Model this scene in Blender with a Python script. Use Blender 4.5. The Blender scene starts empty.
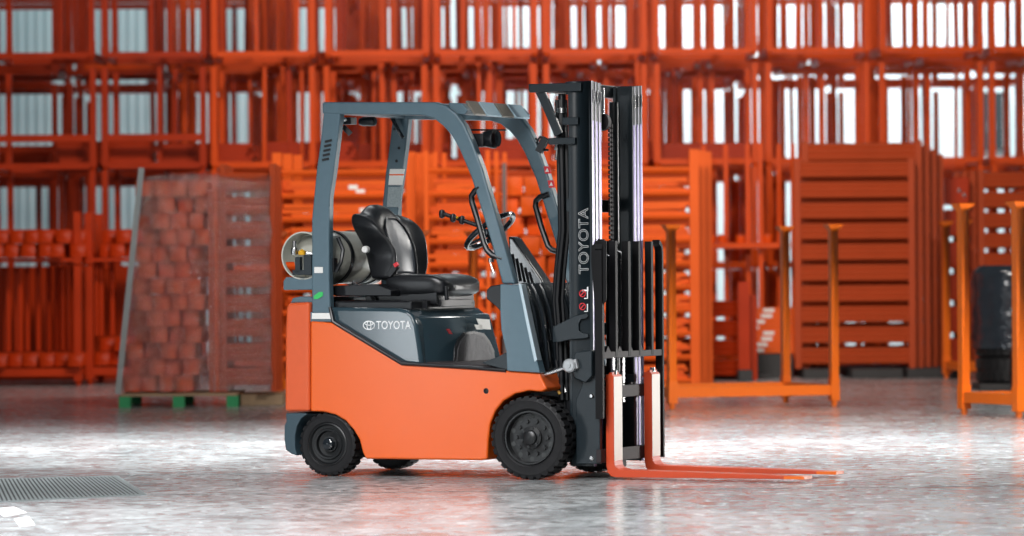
import bpy, bmesh, math, random
from mathutils import Vector, Matrix
random.seed(7)
R = math.radians
scn = bpy.context.scene
COL = scn.collection
# ------------------------------------------------------------------ camera
FPX, CX, CY, HC, ROLL = 3982.0, 512.0, 276.0, 1.13, R(0.4)
cam_d = bpy.data.cameras.new('camera'); cam = bpy.data.objects.new('camera', cam_d); COL.objects.link(cam)
cam_d.sensor_width = 36.0; cam_d.sensor_fit = 'HORIZONTAL'; cam_d.lens = 36.0*FPX/1024.0
cam_d.shift_y = (CY-268.0)/1024.0; cam_d.clip_end = 300
RT = Vector((math.cos(ROLL), 0, -math.sin(ROLL))); UPV = Vector((math.sin(ROLL), 0, math.cos(ROLL))); FW = Vector((0, 1, 0))
M = Matrix.Identity(4)
for i in range(3): M[i][0] = RT[i]; M[i][1] = UPV[i]; M[i][2] = -FW[i]
M[2][3] = HC
cam.matrix_world = M; scn.camera = cam
cam_d.dof.use_dof = True; cam_d.dof.focus_distance = 22.1; cam_d.dof.aperture_fstop = 2.6
# ------------------------------------------------------------------ view, world, lights
scn.view_settings.view_transform = 'Standard'; scn.view_settings.look = 'None'
scn.view_settings.gamma = 1.0; scn.view_settings.use_curve_mapping = False; scn.view_settings.exposure = 0.0
w = bpy.data.worlds.new('world'); scn.world = w; w.use_nodes = True
w.node_tree.nodes['Background'].inputs[0].default_value = (0.80, 0.90, 1.0, 1); w.node_tree.nodes['Background'].inputs[1].default_value = 0.06
def area(name, loc, target, sx, sy, power, color=(1, 1, 1), spread=180):
    l = bpy.data.lights.new(name, 'AREA'); l.shape = 'RECTANGLE'; l.size = sx; l.size_y = sy
    l.energy = power; l.color = color; l.spread = R(spread)
    o = bpy.data.objects.new(name, l); COL.objects.link(o); o.location = loc
    o.rotation_euler = (Vector(target)-Vector(loc)).to_track_quat('-Z', 'Y').to_euler()
    return o
area('softbox_front', (-3.0, 12.0, 4.8), (0.2, 22.0, 0.9), 3.2, 2.2, 520, (1, .98, .96))
area('softbox_side', (-8.5, 15.8, .90), (-0.8, 22.3, .7), 1.0, 1.5, 54, (.9, .96, 1))
area('strip_softbox_right', (7.6, 26.6, 1.2), (0.5, 21.8, .9), .5, 1.8, 80, (1, .98, .95), 90)
area('strip_lamp_behind_truck', (-0.4, 26.5, 5.4), (-0.4, 26.6, 0), 9.0, 0.8, 690, (.95, .98, 1), 92)
area('softbox_right', (6.6, 27.0, 5.0), (0.8, 21.8, 0.9), 2.4, 1.6, 45, (1, .97, .92), 60)
area('rack_fill_left', (-5.5, 34.0, 8.5), (-4.5, 44, 1.6), 3.0, 1.5, 34, (1, .9, .82), 90)  # left, middle and right: added fill for the racks, no fixture seen
area('rack_fill_middle', (0.3, 31.0, 8.5), (0.3, 45, 3.4), 3.0, 1.5, 420, (1, .93, .86), 95)
area('rack_fill_right', (4.4, 27.0, 4.0), (2.6, 36, 1.6), 2.0, 1.0, 270, (1, .93, .86), 120)
area('wall_fill_right', (5.0, 58.0, 8.5), (5.0, 61.9, 3.0), 9.0, 0.8, 1500, (.97, .99, 1))  # added light to brighten the back wall, its source is unseen
area('wall_fill_left', (-6.0, 58.0, 9.5), (-5.6, 61.9, 1.5), 6.0, 0.8, 95, (.36, .86, 1))  # added bluish light for the left part of the wall
area('floor_fill_front', (-3.0, 15.8, 6.0), (-2.0, 18.2, 0), 3.0, 1.0, 310, (.97, .97, 1), 84)  # added fill to brighten the near floor, no fixture known

# ------------------------------------------------------------------ pixel helpers (design aid: gives true world positions at true depths)
def ray(px, py):
    a = (px-CX)/FPX; b = -(py-CY)/FPX
    return RT*a + UPV*b + FW
C0 = Vector((0, 0, HC))
def at(px, py, Y): return C0 + ray(px, py)*Y
def X(px, Y): return (px-CX)/FPX*Y
def G(px, py):
    d = ray(px, py); return C0 + d*(-HC/d.z)
TH = R(25.0)
O = G(531, 480); O.z = 0
Fv = Vector((math.cos(TH), -math.sin(TH), 0)); Vv = Vector((math.sin(TH), math.cos(TH), 0))
def P(px, py, v=0.0):
    d = ray(px, py); t = (v - (C0-O).dot(Vv))/d.dot(Vv)
    q = C0 + d*t - O
    return (q.dot(Fv), q.z)
def P3(px, py, v=0.0):
    u, z = P(px, py, v); return Vector((u, v, z))

# ------------------------------------------------------------------ materials
def nodes(m): m.use_nodes = True; return m.node_tree.nodes, m.node_tree.links
def mat(name, col, rough=.45, metal=0.0, var=0.0, scale=8.0, bump=0.0, coat=0.0, spec=.5, bscale=None):
    m = bpy.data.materials.new(name); n, l = nodes(m); b = n['Principled BSDF']
    b.inputs['Base Color'].default_value = (*col, 1); b.inputs['Roughness'].default_value = rough
    b.inputs['Metallic'].default_value = metal; b.inputs['Coat Weight'].default_value = coat; b.inputs['Coat Roughness'].default_value = .2 if 'orange' in name else .08
    b.inputs['Specular IOR Level'].default_value = spec
    tc = n.new('ShaderNodeTexCoord'); nz = n.new('ShaderNodeTexNoise'); nz.inputs['Scale'].default_value = scale; nz.inputs['Detail'].default_value = 5
    l.new(tc.outputs['Object'], nz.inputs['Vector'])
    mx = n.new('ShaderNodeMix'); mx.data_type = 'RGBA'
    mx.inputs[6].default_value = (*[c*(1-var) for c in col], 1); mx.inputs[7].default_value = (*[min(1, c*(1+var)) for c in col], 1)
    l.new(nz.outputs['Fac'], mx.inputs[0]); l.new(mx.outputs[2], b.inputs['Base Color'])
    if bump:
        bp = n.new('ShaderNodeBump'); bp.inputs['Strength'].default_value = bump; bp.inputs['Distance'].default_value = .01
        if bscale:
            n2 = n.new('ShaderNodeTexNoise'); n2.inputs['Scale'].default_value = bscale; l.new(tc.outputs['Object'], n2.inputs['Vector']); l.new(n2.outputs['Fac'], bp.inputs['Height'])
        else: l.new(nz.outputs['Fac'], bp.inputs['Height'])
        l.new(bp.outputs[0], b.inputs['Normal'])
    return m
m_orange = mat('body_orange_paint', (.76, .112, .006), .40, var=.04, scale=3, coat=.35)
m_cw = mat('counterweight_orange_paint', (.66, .098, .022), .42, var=.05, scale=30, bump=.08, coat=.2)
m_grey = mat('slate_grey_paint', (.082, .138, .172), .34, var=.08, scale=20, bump=.05, bscale=120, coat=.15)
m_bump = mat('dark_slate_plastic', (.035,.065,.085), .4)
m_hood = mat('hood_grey_plastic', (.028, .052, .066), .17, var=.08, scale=6, coat=.3)
m_black = mat('black_satin_paint', (.006, .007, .009), .34, var=.2, scale=12)
m_mast = mat('mast_black_paint', (.009, .016, .021), .33, var=.15, scale=15, bump=.03, bscale=90)
m_matte = mat('matte_black', (.006,.006,.007), .6, spec=.2)
m_blackg = mat('black_gloss_plastic', (.012, .016, .02), .14, var=.2, scale=5, coat=.5)
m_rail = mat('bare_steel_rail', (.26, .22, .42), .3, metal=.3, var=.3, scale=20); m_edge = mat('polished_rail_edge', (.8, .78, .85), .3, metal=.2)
m_steel = mat('brushed_steel', (.62, .62, .62), .25, metal=1, var=.1)
m_dsteel = mat('dark_steel', (.030, .024, .026), .6, metal=.0, spec=.25, var=.2)
m_rub = mat('tyre_rubber', (.009, .009, .010), .5, var=.3, scale=30, bump=.15, spec=.3)
m_rim = mat('black_rim_paint', (.010, .011, .012), .35, var=.2)
m_seat = mat('black_vinyl', (.012, .013, .015), .3, var=.2, scale=12, bump=.04, bscale=60)
m_seatg = mat('grey_vinyl_panel', (.09, .10, .115), .33, var=.25, scale=9, bump=.04, bscale=60)
m_fork = mat('fork_red_paint', (.58, .060, .012), .45, var=.08)
m_tank = mat('tank_cream_paint', (.50, .50, .44), .28, var=.05, coat=.4)
m_white = mat('white_marking', (.82, .84, .84), .5, var=.03)
m_cream = mat('fork_face_cream', (.86, .80, .72), .4, var=.03)
m_cst = mat('pale_cast_steel', (.42,.44,.45), .35, metal=.5, var=.2)
m_red = mat('red_marking', (.65, .03, .04), .45)
m_yel = mat('yellow_plastic', (.8, .42, .02), .4)
m_green = mat('green_marking', (.04, .5, .12), .45)
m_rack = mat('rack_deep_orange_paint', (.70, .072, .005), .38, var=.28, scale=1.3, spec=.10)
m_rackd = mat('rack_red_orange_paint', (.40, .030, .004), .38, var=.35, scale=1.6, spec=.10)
m_stack = mat('frame_orange_paint', (.68, .098, .012), .45, var=.14, scale=3, spec=.10)
m_stackr = mat('frame_brick_paint', (.42, .060, .017), .5, var=.12, scale=3, spec=.10)
m_new = mat('new_orange_paint', (.88, .165, .009), .34, var=.05, coat=.3)
m_end = mat('beam_end_orange', (.62, .080, .012), .5, var=.25, scale=4, spec=.10)
m_wood = mat('pallet_wood', (.32, .22, .13), .7, var=.3, scale=14)
m_pgreen = mat('pallet_green_paint', (.02, .28, .10), .6, var=.2)
m_tag = mat('white_paper_tag', (.75, .75, .72), .6, var=.05)
m_dark = mat('dark_pallet', (.03, .028, .028), .7, var=.3)
m_grate = mat('galvanised_grate', (.34, .38, .38), .45, metal=.5, var=.2)
m_pit = mat('drain_pit', (.05, .055, .055), .8)
m_fmark = mat('white_floor_mark', (.95, .95, .95), .5)
m_sign = mat('dark_sign', (.03, .04, .045), .4)
m_bark = mat('grey_post', (.09, .07, .065), .5)

def film_mat():
    m = bpy.data.materials.new('stretch_film'); n, l = nodes(m); n.remove(n['Principled BSDF'])
    out = n['Material Output']; tr = n.new('ShaderNodeBsdfTransparent'); gl = n.new('ShaderNodeBsdfGlossy'); df = n.new('ShaderNodeBsdfDiffuse')
    gl.inputs['Roughness'].default_value = .11; df.inputs['Color'].default_value = (.6, .55, .56, 1)
    tc = n.new('ShaderNodeTexCoord'); nz = n.new('ShaderNodeTexNoise'); nz.inputs['Scale'].default_value = 7; nz.inputs['Detail'].default_value = 6
    mp = n.new('ShaderNodeMapping'); mp.inputs['Scale'].default_value = (1, 1, 2.2)
    l.new(tc.outputs['Object'], mp.inputs[0]); l.new(mp.outputs[0], nz.inputs['Vector'])
    bp = n.new('ShaderNodeBump'); bp.inputs['Strength'].default_value = 1; bp.inputs['Distance'].default_value = .12; l.new(nz.outputs['Fac'], bp.inputs['Height'])
    l.new(bp.outputs[0], gl.inputs['Normal'])
    cr = n.new('ShaderNodeMapRange'); cr.inputs[1].default_value = .35; cr.inputs[2].default_value = .75; cr.inputs[3].default_value = .01; cr.inputs[4].default_value = .08
    l.new(nz.outputs['Fac'], cr.inputs[0])
    a = n.new('ShaderNodeMixShader'); b = n.new('ShaderNodeMixShader')
    l.new(cr.outputs[0], a.inputs[0]); l.new(tr.outputs[0], a.inputs[1]); l.new(df.outputs[0], a.inputs[2])
    b.inputs[0].default_value = .2; l.new(a.outputs[0], b.inputs[1]); l.new(gl.outputs[0], b.inputs[2]); l.new(b.outputs[0], out.inputs[0])
    return m
m_film = film_mat()
def floor_mat():
    m = bpy.data.materials.new('polished_concrete'); n, l = nodes(m); b = n['Principled BSDF']
    tc = n.new('ShaderNodeTexCoord')
    def nz(sc, det, mps=(1, 1, 1), dist=0):
        mp = n.new('ShaderNodeMapping'); mp.inputs['Scale'].default_value = mps; l.new(tc.outputs['Object'], mp.inputs[0])
        t = n.new('ShaderNodeTexNoise'); t.inputs['Scale'].default_value = sc; t.inputs['Detail'].default_value = det; t.inputs['Distortion'].default_value = dist
        l.new(mp.outputs[0], t.inputs['Vector']); return t.outputs['Fac']
    big = nz(.9, 8, (1, .7, 1), .8); fine = nz(7, 9, (1, .8, 1), 1.5); red = nz(.45, 4)
    cr = n.new('ShaderNodeValToRGB'); cr.color_ramp.elements[0].position = .36; cr.color_ramp.elements[0].color = (.31, .33, .335, 1)
    cr.color_ramp.elements[1].position = .66; cr.color_ramp.elements[1].color = (.52, .55, .555, 1); l.new(big, cr.inputs[0])
    c2 = n.new('ShaderNodeValToRGB'); c2.color_ramp.elements[0].position = .38; c2.color_ramp.elements[0].color = (.60, .59, .57, 1)
    c2.color_ramp.elements[1].position = .58; c2.color_ramp.elements[1].color = (1, 1, 1, 1); l.new(fine, c2.inputs[0])
    mu = n.new('ShaderNodeMix'); mu.data_type = 'RGBA'; mu.blend_type = 'MULTIPLY'; mu.inputs[0].default_value = .8
    l.new(cr.outputs[0], mu.inputs[6]); l.new(c2.outputs[0], mu.inputs[7])
    c3 = n.new('ShaderNodeValToRGB'); c3.color_ramp.elements[0].position = .5; c3.color_ramp.elements[0].color = (0, 0, 0, 1); c3.color_ramp.elements[1].position = .75; c3.color_ramp.elements[1].color = (.16, .16, .16, 1)
    l.new(red, c3.inputs[0])
    m3 = n.new('ShaderNodeMix'); m3.data_type = 'RGBA'; l.new(c3.outputs[0], m3.inputs[0]); l.new(mu.outputs[2], m3.inputs[6]); m3.inputs[7].default_value = (.30, .17, .14, 1)
    l.new(m3.outputs[2], b.inputs['Base Color'])
    rr = n.new('ShaderNodeMapRange'); rr.inputs[1].default_value = .3; rr.inputs[2].default_value = .7; rr.inputs[3].default_value = .13; rr.inputs[4].default_value = .30; l.new(fine, rr.inputs[0]); l.new(rr.outputs[0], b.inputs['Roughness'])
    bp = n.new('ShaderNodeBump'); bp.inputs['Strength'].default_value = .12; bp.inputs['Distance'].default_value = .01; l.new(fine, bp.inputs['Height']); l.new(bp.outputs[0], b.inputs['Normal'])
    b.inputs['Specular IOR Level'].default_value = .5
    return m
m_floor = floor_mat()
def wall_mat():
    m = bpy.data.materials.new('ribbed_wall_panel'); n, l = nodes(m); b = n['Principled BSDF']
    b.inputs['Base Color'].default_value = (.64, .76, .78, 1); b.inputs['Roughness'].default_value = .6
    tc = n.new('ShaderNodeTexCoord'); wv = n.new('ShaderNodeTexWave'); wv.inputs['Scale'].default_value = 2.2; wv.bands_direction = 'X'; l.new(tc.outputs['Object'], wv.inputs['Vector'])
    bp = n.new('ShaderNodeBump'); bp.inputs['Strength'].default_value = .4; bp.inputs['Distance'].default_value = .03; l.new(wv.outputs['Fac'], bp.inputs['Height']); l.new(bp.outputs[0], b.inputs['Normal'])
    return m
m_wall = wall_mat()

# ------------------------------------------------------------------ mesh builder
class MB:
    def __init__(s): s.bm = bmesh.new()
    def box(s, a, b):
        x0, x1 = sorted((a[0], b[0])); y0, y1 = sorted((a[1], b[1])); z0, z1 = sorted((a[2], b[2]))
        v = [s.bm.verts.new(p) for p in ((x0,y0,z0),(x1,y0,z0),(x1,y1,z0),(x0,y1,z0),(x0,y0,z1),(x1,y0,z1),(x1,y1,z1),(x0,y1,z1))]
        for f in ((0,3,2,1),(4,5,6,7),(0,1,5,4),(1,2,6,5),(2,3,7,6),(3,0,4,7)): s.bm.faces.new([v[i] for i in f])
        return s
    def beam(s, p, q, wd, ht, up=(0, 0, 1)):
        p, q = Vector(p), Vector(q); d = (q-p).normalized(); up = Vector(up)
        if abs(d.dot(up)) > .98: up = Vector((0, 1, 0))
        sd = d.cross(up).normalized()*wd/2; uu = sd.cross(d).normalized()*ht/2
        vs = [s.bm.verts.new(c+a*sd+b*uu) for c in (p, q) for a, b in ((-1,-1),(1,-1),(1,1),(-1,1))]
        for f in ((0,3,2,1),(4,5,6,7),(0,1,5,4),(1,2,6,5),(2,3,7,6),(3,0,4,7)): s.bm.faces.new([vs[i] for i in f])
        return s
    def prism(s, poly, t0, t1, f=lambda a, b, t: (a, t, b), taper=None):
        n = len(poly); A = [s.bm.verts.new(f(a, b, t0)) for a, b in poly]; B = [s.bm.verts.new(f(a, b, t1)) for a, b in (taper or poly)]
        s.bm.faces.new(A); s.bm.faces.new(B[::-1])
        for i in range(n): j = (i+1) % n; s.bm.faces.new([A[i], B[i], B[j], A[j]])
        return s
    def tube(s, pts, r, n=10, closed=False, cap=True):
        pts = [Vector(p) for p in pts]; N = len(pts); rings = []
        rs = r if isinstance(r, (list, tuple)) else [r]*N
        prev = None
        for i, p in enumerate(pts):
            if closed: d = (pts[(i+1) % N]-pts[i-1]).normalized()
            else: d = (pts[min(i+1, N-1)]-pts[max(i-1, 0)]).normalized()
            if prev is None:
                a = Vector((0, 0, 1)) if abs(d.z) < .9 else Vector((1, 0, 0)); prev = d.cross(a).normalized()
            else: prev = (prev-d*prev.dot(d)).normalized()
            b = d.cross(prev)
            rings.append([s.bm.verts.new(p+(prev*math.cos(2*math.pi*k/n)+b*math.sin(2*math.pi*k/n))*rs[i]) for k in range(n)])
        M_ = N if closed else N-1
        for i in range(M_):
            A, B = rings[i], rings[(i+1) % N]
            for k in range(n): s.bm.faces.new([A[k], A[(k+1) % n], B[(k+1) % n], B[k]])
        if cap and not closed: s.bm.faces.new(rings[0][::-1]); s.bm.faces.new(rings[-1])
        return s
    def lathe(s, prof, c, axis='y', n=40, a0=0, a1=360):
        c = Vector(c); rings = []; full = abs(a1-a0) >= 360; K = n if full else n+1
        for r, t in prof:
            ring = []
            for k in range(K):
                a = R(a0+(a1-a0)*k/n); x, z = math.cos(a)*r, math.sin(a)*r
                ring.append(s.bm.verts.new(c+Vector((x, t, z) if axis == 'y' else ((x, z, t) if axis == 'z' else (t, x, z)))))
            rings.append(ring)
        for i in range(len(rings)-1):
            for k in range(n): s.bm.faces.new([rings[i][k], rings[i][(k+1) % K], rings[i+1][(k+1) % K], rings[i+1][k]])
        return s
    def grid(s, rows, closed=False):
        V = [[s.bm.verts.new(p) for p in r] for r in rows]
        for i in range(len(V)-1):
            m = len(V[i]); 
            for j in range(m if closed else m-1): s.bm.faces.new([V[i][j], V[i][(j+1) % m], V[i+1][(j+1) % m], V[i+1][j]])
        return V
    def mesh(s, name, m, smooth=True, ang=35):
        bm = s.bm; bmesh.ops.remove_doubles(bm, verts=bm.verts, dist=1e-5); bmesh.ops.recalc_face_normals(bm, faces=bm.faces)
        me = bpy.data.meshes.new(name)
        for e in bm.edges: e.smooth = not (len(e.link_faces) == 2 and e.calc_face_angle(0) > R(ang)) 
        for f in bm.faces: f.smooth = smooth
        bm.to_mesh(me); bm.free(); me.materials.append(m); return me
    def obj(s, name, m, parent=None, bevel=0, seg=2, subsurf=0, ang=35, loc=None):
        me = s.mesh(name, m, ang=ang); o = bpy.data.objects.new(name, me); COL.objects.link(o)
        if parent: o.parent = parent
        if loc is not None: o.location = loc
        if bevel:
            b = o.modifiers.new('bevel', 'BEVEL'); b.width = bevel; b.segments = seg; b.limit_method = 'ANGLE'; b.angle_limit = R(30); b.harden_normals = True
        if subsurf:
            q = o.modifiers.new('sub', 'SUBSURF'); q.levels = subsurf; q.render_levels = subsurf
        return o
def empty(name, loc=(0, 0, 0), rz=0):
    o = bpy.data.objects.new(name, None); COL.objects.link(o); o.location = loc; o.rotation_euler = (0, 0, rz); return o
def tag(o, label, cat, group=None, kind=None):
    if label: o['label'] = label
    if cat: o['category'] = cat
    if group: o['group'] = group
    if kind: o['kind'] = kind
    return o
def struct(name, mb, m): o = mb.obj(name, m); o['kind'] = 'structure'; return o
def copytree(o, loc, rz=None, scale=None):
    c = o.copy(); COL.objects.link(c); c.location = loc
    if rz is not None: c.rotation_euler = (0, 0, rz)
    if scale: c.scale = scale
    for ch in o.children:
        d = ch.copy(); COL.objects.link(d); d.parent = c
        for g in ch.children:
            e = g.copy(); COL.objects.link(e); e.parent = d
    return c
def text_mesh(name, txt, size, mtx, m, parent, outline=0.0, extrude=.0008, width=None, bold=0.0):
    c = bpy.data.curves.new(name, 'FONT'); c.body = txt; c.size = size; c.align_x = 'LEFT'; c.space_character = 1.05
    if outline: c.fill_mode = 'NONE'; c.bevel_depth = outline; c.bevel_resolution = 0
    else: c.extrude = extrude; c.offset = bold
    t = bpy.data.objects.new(name, c); COL.objects.link(t)
    dg = bpy.context.evaluated_depsgraph_get(); me = bpy.data.meshes.new_from_object(t.evaluated_get(dg)); bpy.data.objects.remove(t)
    xs = [v.co.x for v in me.vertices]; ys = [v.co.y for v in me.vertices]
    if width:
        k = width/(max(xs)-min(xs)); x0 = min(xs)
        for v in me.vertices: v.co.x = (v.co.x-x0)*k
    me.name = name; me.transform(mtx); me.materials.clear(); me.materials.append(m)
    o = bpy.data.objects.new(name, me); COL.objects.link(o); o.parent = parent; return o

# ================================================================== SETTING
struct('floor', MB().box((-16, 8, -.3), (16, 64, 0)), m_floor)
struct('wall_back', MB().box((-16, 62, 0), (16, 62.3, 12)), m_wall)
# ================================================================== FORKLIFT
fl = empty('forklift', O, -TH)
tag(fl, 'orange and slate grey forklift truck with black mast and two lowered forks', 'forklift')
def poly(pts, v=0.0): return [P(x, y, v) for x, y in pts]
# --- chassis
body = [(309,321),(333,323),(341,327),(402,364),(470,368),(539,373),(540,377),(546,389),(540,392),(528,391),(514,394),(502,401),(494,411),(489,424),(487,440),(486,459.5),(480,460.5),(364,459),(361,452),(358,440),(352,430),(344,421),(334,415),(322,412),(309,411.5)]
MB().prism(poly(body), .015, .99).obj('chassis', m_orange, fl, .012, 3)
uf, wf = P(528.5, 437.8); ur, wr = P(327, 447.5, .03)
FR = P(528.5, 437.8)[1]; RRR = .182
MB().box((P(318,400)[0], .24, .10), (P(520,400)[0], .78, .42)).obj('chassis_core', m_black, fl, .01)
MB().box((P(470,400)[0], .24, .2), (uf+.12, .78, .55)).obj('front_axle_housing', m_black, fl, .01)
MB().tube([(uf, .1, FR), (uf, .9, FR)], .06).tube([(ur, .1, RRR), (ur, .9, RRR)], .05).obj('axle', m_black, fl)
# --- counterweight
cw = [(283.5,411.5),(284,330),(285,308),(287,303),(308.5,302),(308.5,411.5)]
MB().prism(poly(cw), .01, .985).obj('counterweight', m_cw, fl, .018, 4)
MB().prism(poly([(286,303),(288,298),(296,296.5),(311,297),(311,303)]), .05, .95).obj('counterweight_cap', m_grey, fl, .008)
bump_ = [(284.5,413),(302,413),(306,414),(300,419),(296,426),(294,436),(294,448),(296,456),(290,454),(284.5,450),(283,440),(283,425),(285,422)]
MB().prism(poly(bump_), .012, .3).obj('rear_bumper', m_bump, fl, .008)
MB().prism(poly([(284.5,413),(302,413),(297,440),(296,456),(290,454),(284.5,450),(283,440),(283,425)]), .3, .97).obj('rear_bumper', m_grey, fl, .008)
# --- wheels
def wheel(rad, wd, vc, u, kind, side):
    mb = MB(); n = 96; r = rad
    h = wd/2
    prof = [(r*.66, -h*.9), (r*.70, -h), (r*.84, -h*.98), (r*.88, -h), (r*.945, -h*.93)]
    prof += [(r*.945, h*.93), (r*.88, h), (r*.84, h*.98), (r*.70, h), (r*.66, h*.9)]
    mb.lathe(prof, (0, 0, 0), 'y', n)
    o = None
    N = 30 if kind == 'front' else 26
    for k in range(N):   # tread lugs, staggered on the two halves
        for sd in (-1, 1):
            a = 2*math.pi*(k+(.25*sd))/N; w_ = 2*math.pi/N*.36
            def pt(rr, aa, t): return (rr*math.cos(aa), t, rr*math.sin(aa))
            v = [mb.bm.verts.new(pt(*q)) for q in ((r*.93,a-w_,sd*h*.04),(r*.93,a+w_,sd*h*.04),(r*.90,a+w_,sd*h),(r*.90,a-w_,sd*h),
                 (r,a-w_*.85,sd*h*.05),(r,a+w_*.85,sd*h*.05),(r*.985,a+w_*.85,sd*h*.97),(r*.985,a-w_*.85,sd*h*.97))]
            for f in ((0,3,2,1),(4,5,6,7),(0,1,5,4),(1,2,6,5),(2,3,7,6),(3,0,4,7)): mb.bm.faces.new([v[i] for i in f])
    t = mb.obj('wheel', m_rub, fl, 0, loc=(u, vc, rad), ang=28)
    s = -1 if side == 'near' else 1
    if kind == 'front':
        rm = MB().lathe([(r*.67, -h*.85*-s*-1), (r*.64, s*h*.9), (r*.60, s*h*.9), (r*.58, s*h*.35), (r*.40, s*h*.30), (r*.22, s*h*.42), (0.001, s*h*.42)], (0,0,0), 'y', 64)
        for k in range(10):
            a = 2*math.pi*k/10
            rm.lathe([(.0125, s*h*.30), (.0125, s*h*.52), (.001, s*h*.52)], (r*.40*math.cos(a), 0, r*.40*math.sin(a)), 'y', 6)
        rim = rm.obj('rim', m_rim, t, 0)
        for k in range(10):
            a = 2*math.pi*(k+.5)/10; hl = MB()
            hl.lathe([(.014, s*h*.36), (.001, s*h*.37)], (r*.51*math.cos(a), 0, r*.51*math.sin(a)), 'y', 12)
            hl.obj('vent_hole', m_pit, rim)
        hb = MB().lathe([(r*.27, s*h*.4), (r*.27, s*h*.62), (r*.18, s*h*.68), (r*.17, s*h*.86), (r*.13, s*h*.95), (.001, s*h*.96)], (0,0,0), 'y', 32)
        for k in range(6):
            a = 2*math.pi*k/6+.3; hb.lathe([(.009, s*h*.6), (.009, s*h*.74), (.001, s*h*.74)], (r*.225*math.cos(a), 0, r*.225*math.sin(a)), 'y', 6)
        hb.obj('hub', m_rim, t)
    else:
        MB().lathe([(r*.67, s*h*.9), (r*.62, s*h*.95), (r*.58, s*h*.78), (r*.50, s*h*.74), (r*.47, s*h*.86), (r*.42, s*h*.84), (r*.39, s*h*.5), (r*.26, s*h*.42), (r*.24, s*h*.6), (0.001, s*h*.6)], (0,0,0), 'y', 56).obj('rim', m_rim, t)
        MB().lathe([(r*.2, s*h*.5), (r*.2, s*h*.8), (r*.17, s*h*1.0), (r*.1, s*h*1.1), (.001, s*h*1.12)], (0,0,0), 'y', 32).obj('hub_cap', m_blackg, t)
    return t
wheel(FR, .15, .075, uf, 'front', 'near'); wheel(FR, .15, .925, uf, 'front', 'far')
wheel(RRR, .13, .10, ur, 'rear', 'near'); wheel(RRR, .13, .90, ur, 'rear', 'far')
# --- fuel door dot, small black hole on the side
MB().lathe([(.016, .0), (.001, -.003)], (P(485,391)[0], .013, P(485,391)[1]), 'y', 16).obj('side_plug', m_black, fl)
# --- hood
hp = [P(333,322,.06), P(402,364,.06), P(424,366,.06), P(421,345,.06), P(418,325,.06), P(414,315,.06), P(408,310,.06), P(400,308,.06), P(331,307,.06)]
hood = MB().prism(hp, .045, .995).obj('hood', m_hood, fl, .022, 5)
MB().box((P(334,300,.1)[0], .10, P(334,309,.1)[1]-.01), (P(412,300,.1)[0], .93, P(334,301,.1)[1])).obj('hood_top_cover', m_black, fl, .012, 3)
seam = MB(); sp = [P3(330,307,.012), P3(333,321.5,.012), P3(340,326,.012), P3(402,363.5,.012), P3(470,367.5,.012), P3(506,370.5,.012)]
seam.tube([(p.x, .012, p.z) for p in sp], .0105, 8).obj('rubber_seal', m_black, fl)
# front face furniture of the hood
zb_ = P(424,366,.06)[1]; zt_ = P(405,309,.06)[1]; u_ = P(424,366,.06)[0]
MB().prism([(u_-.2,.06),(u_-.02,.055),(u_+.02,.12),(u_+.06,.3),(u_+.085,.55),(u_+.085,.8),(u_+.06,.97),(u_+.02,1.0),(u_-.2,1.0)], zb_, zt_-.035, lambda a, b, t: (a, b, t), taper=[(u_-.2,.06),(u_-.07,.055),(u_-.05,.12),(u_-.01,.3),(u_+.015,.55),(u_+.015,.8),(u_-.01,.95),(u_-.05,.98),(u_-.2,.99)]).obj('hood_front', m_hood, fl, .02, 4)
def frontpt(px, py, u):      # point on plane x=u
    d = ray(px, py); n = Fv; t = (u-(C0-O).dot(n))/d.dot(n); q = C0+d*t-O; return (q.dot(Vv), q.z)
uh = P(424,366,.06)[0]+.075
def front_patch(pts, name, m, u, t=.006, bevel=0):
    pp = [frontpt(x, y, u) for x, y in pts]
    return MB().prism(pp, u, u+t, lambda a, b, t_: (t_, a, b)).obj(name, m, fl, bevel)
arch = [(455,362),(456,350),(459,341),(465,335),(473,333.5),(481,336),(487,344),(491,353),(492,362)]
front_patch([(x-(2 if x < 473 else -2 if x > 473 else 0), y-(2.5 if y < 361 else 0)) for x, y in arch], 'arch_trim', m_black, uh, .008)
front_patch(arch, 'mesh_panel', mat('mesh_grey', (.06,.06,.065), .55, metal=.3, var=.5, scale=25, bump=.5), uh, .012)
front_patch([(476,318.5),(489,319.5),(490.5,329.5),(480,329)], 'warning_label', m_tag, uh, .004)
front_patch([(474,324.5),(481,325),(482,329.5),(476,329.5)], 'small_label', m_tag, uh, .004)
front_patch([(446,329),(449,329),(452,334),(449,334)], 'red_label', m_red, uh, .004)
# --- floor plate
MB().prism([P(424,366), P(508,372), P(508,367), P(424,362)], .03, .97).obj('floor_plate', m_dsteel, fl, .006)
MB().prism([P(480,363), P(508,371), P(506,352), P(496,357)], .012, .05).obj('step_trim', m_mast, fl, .004)
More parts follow.
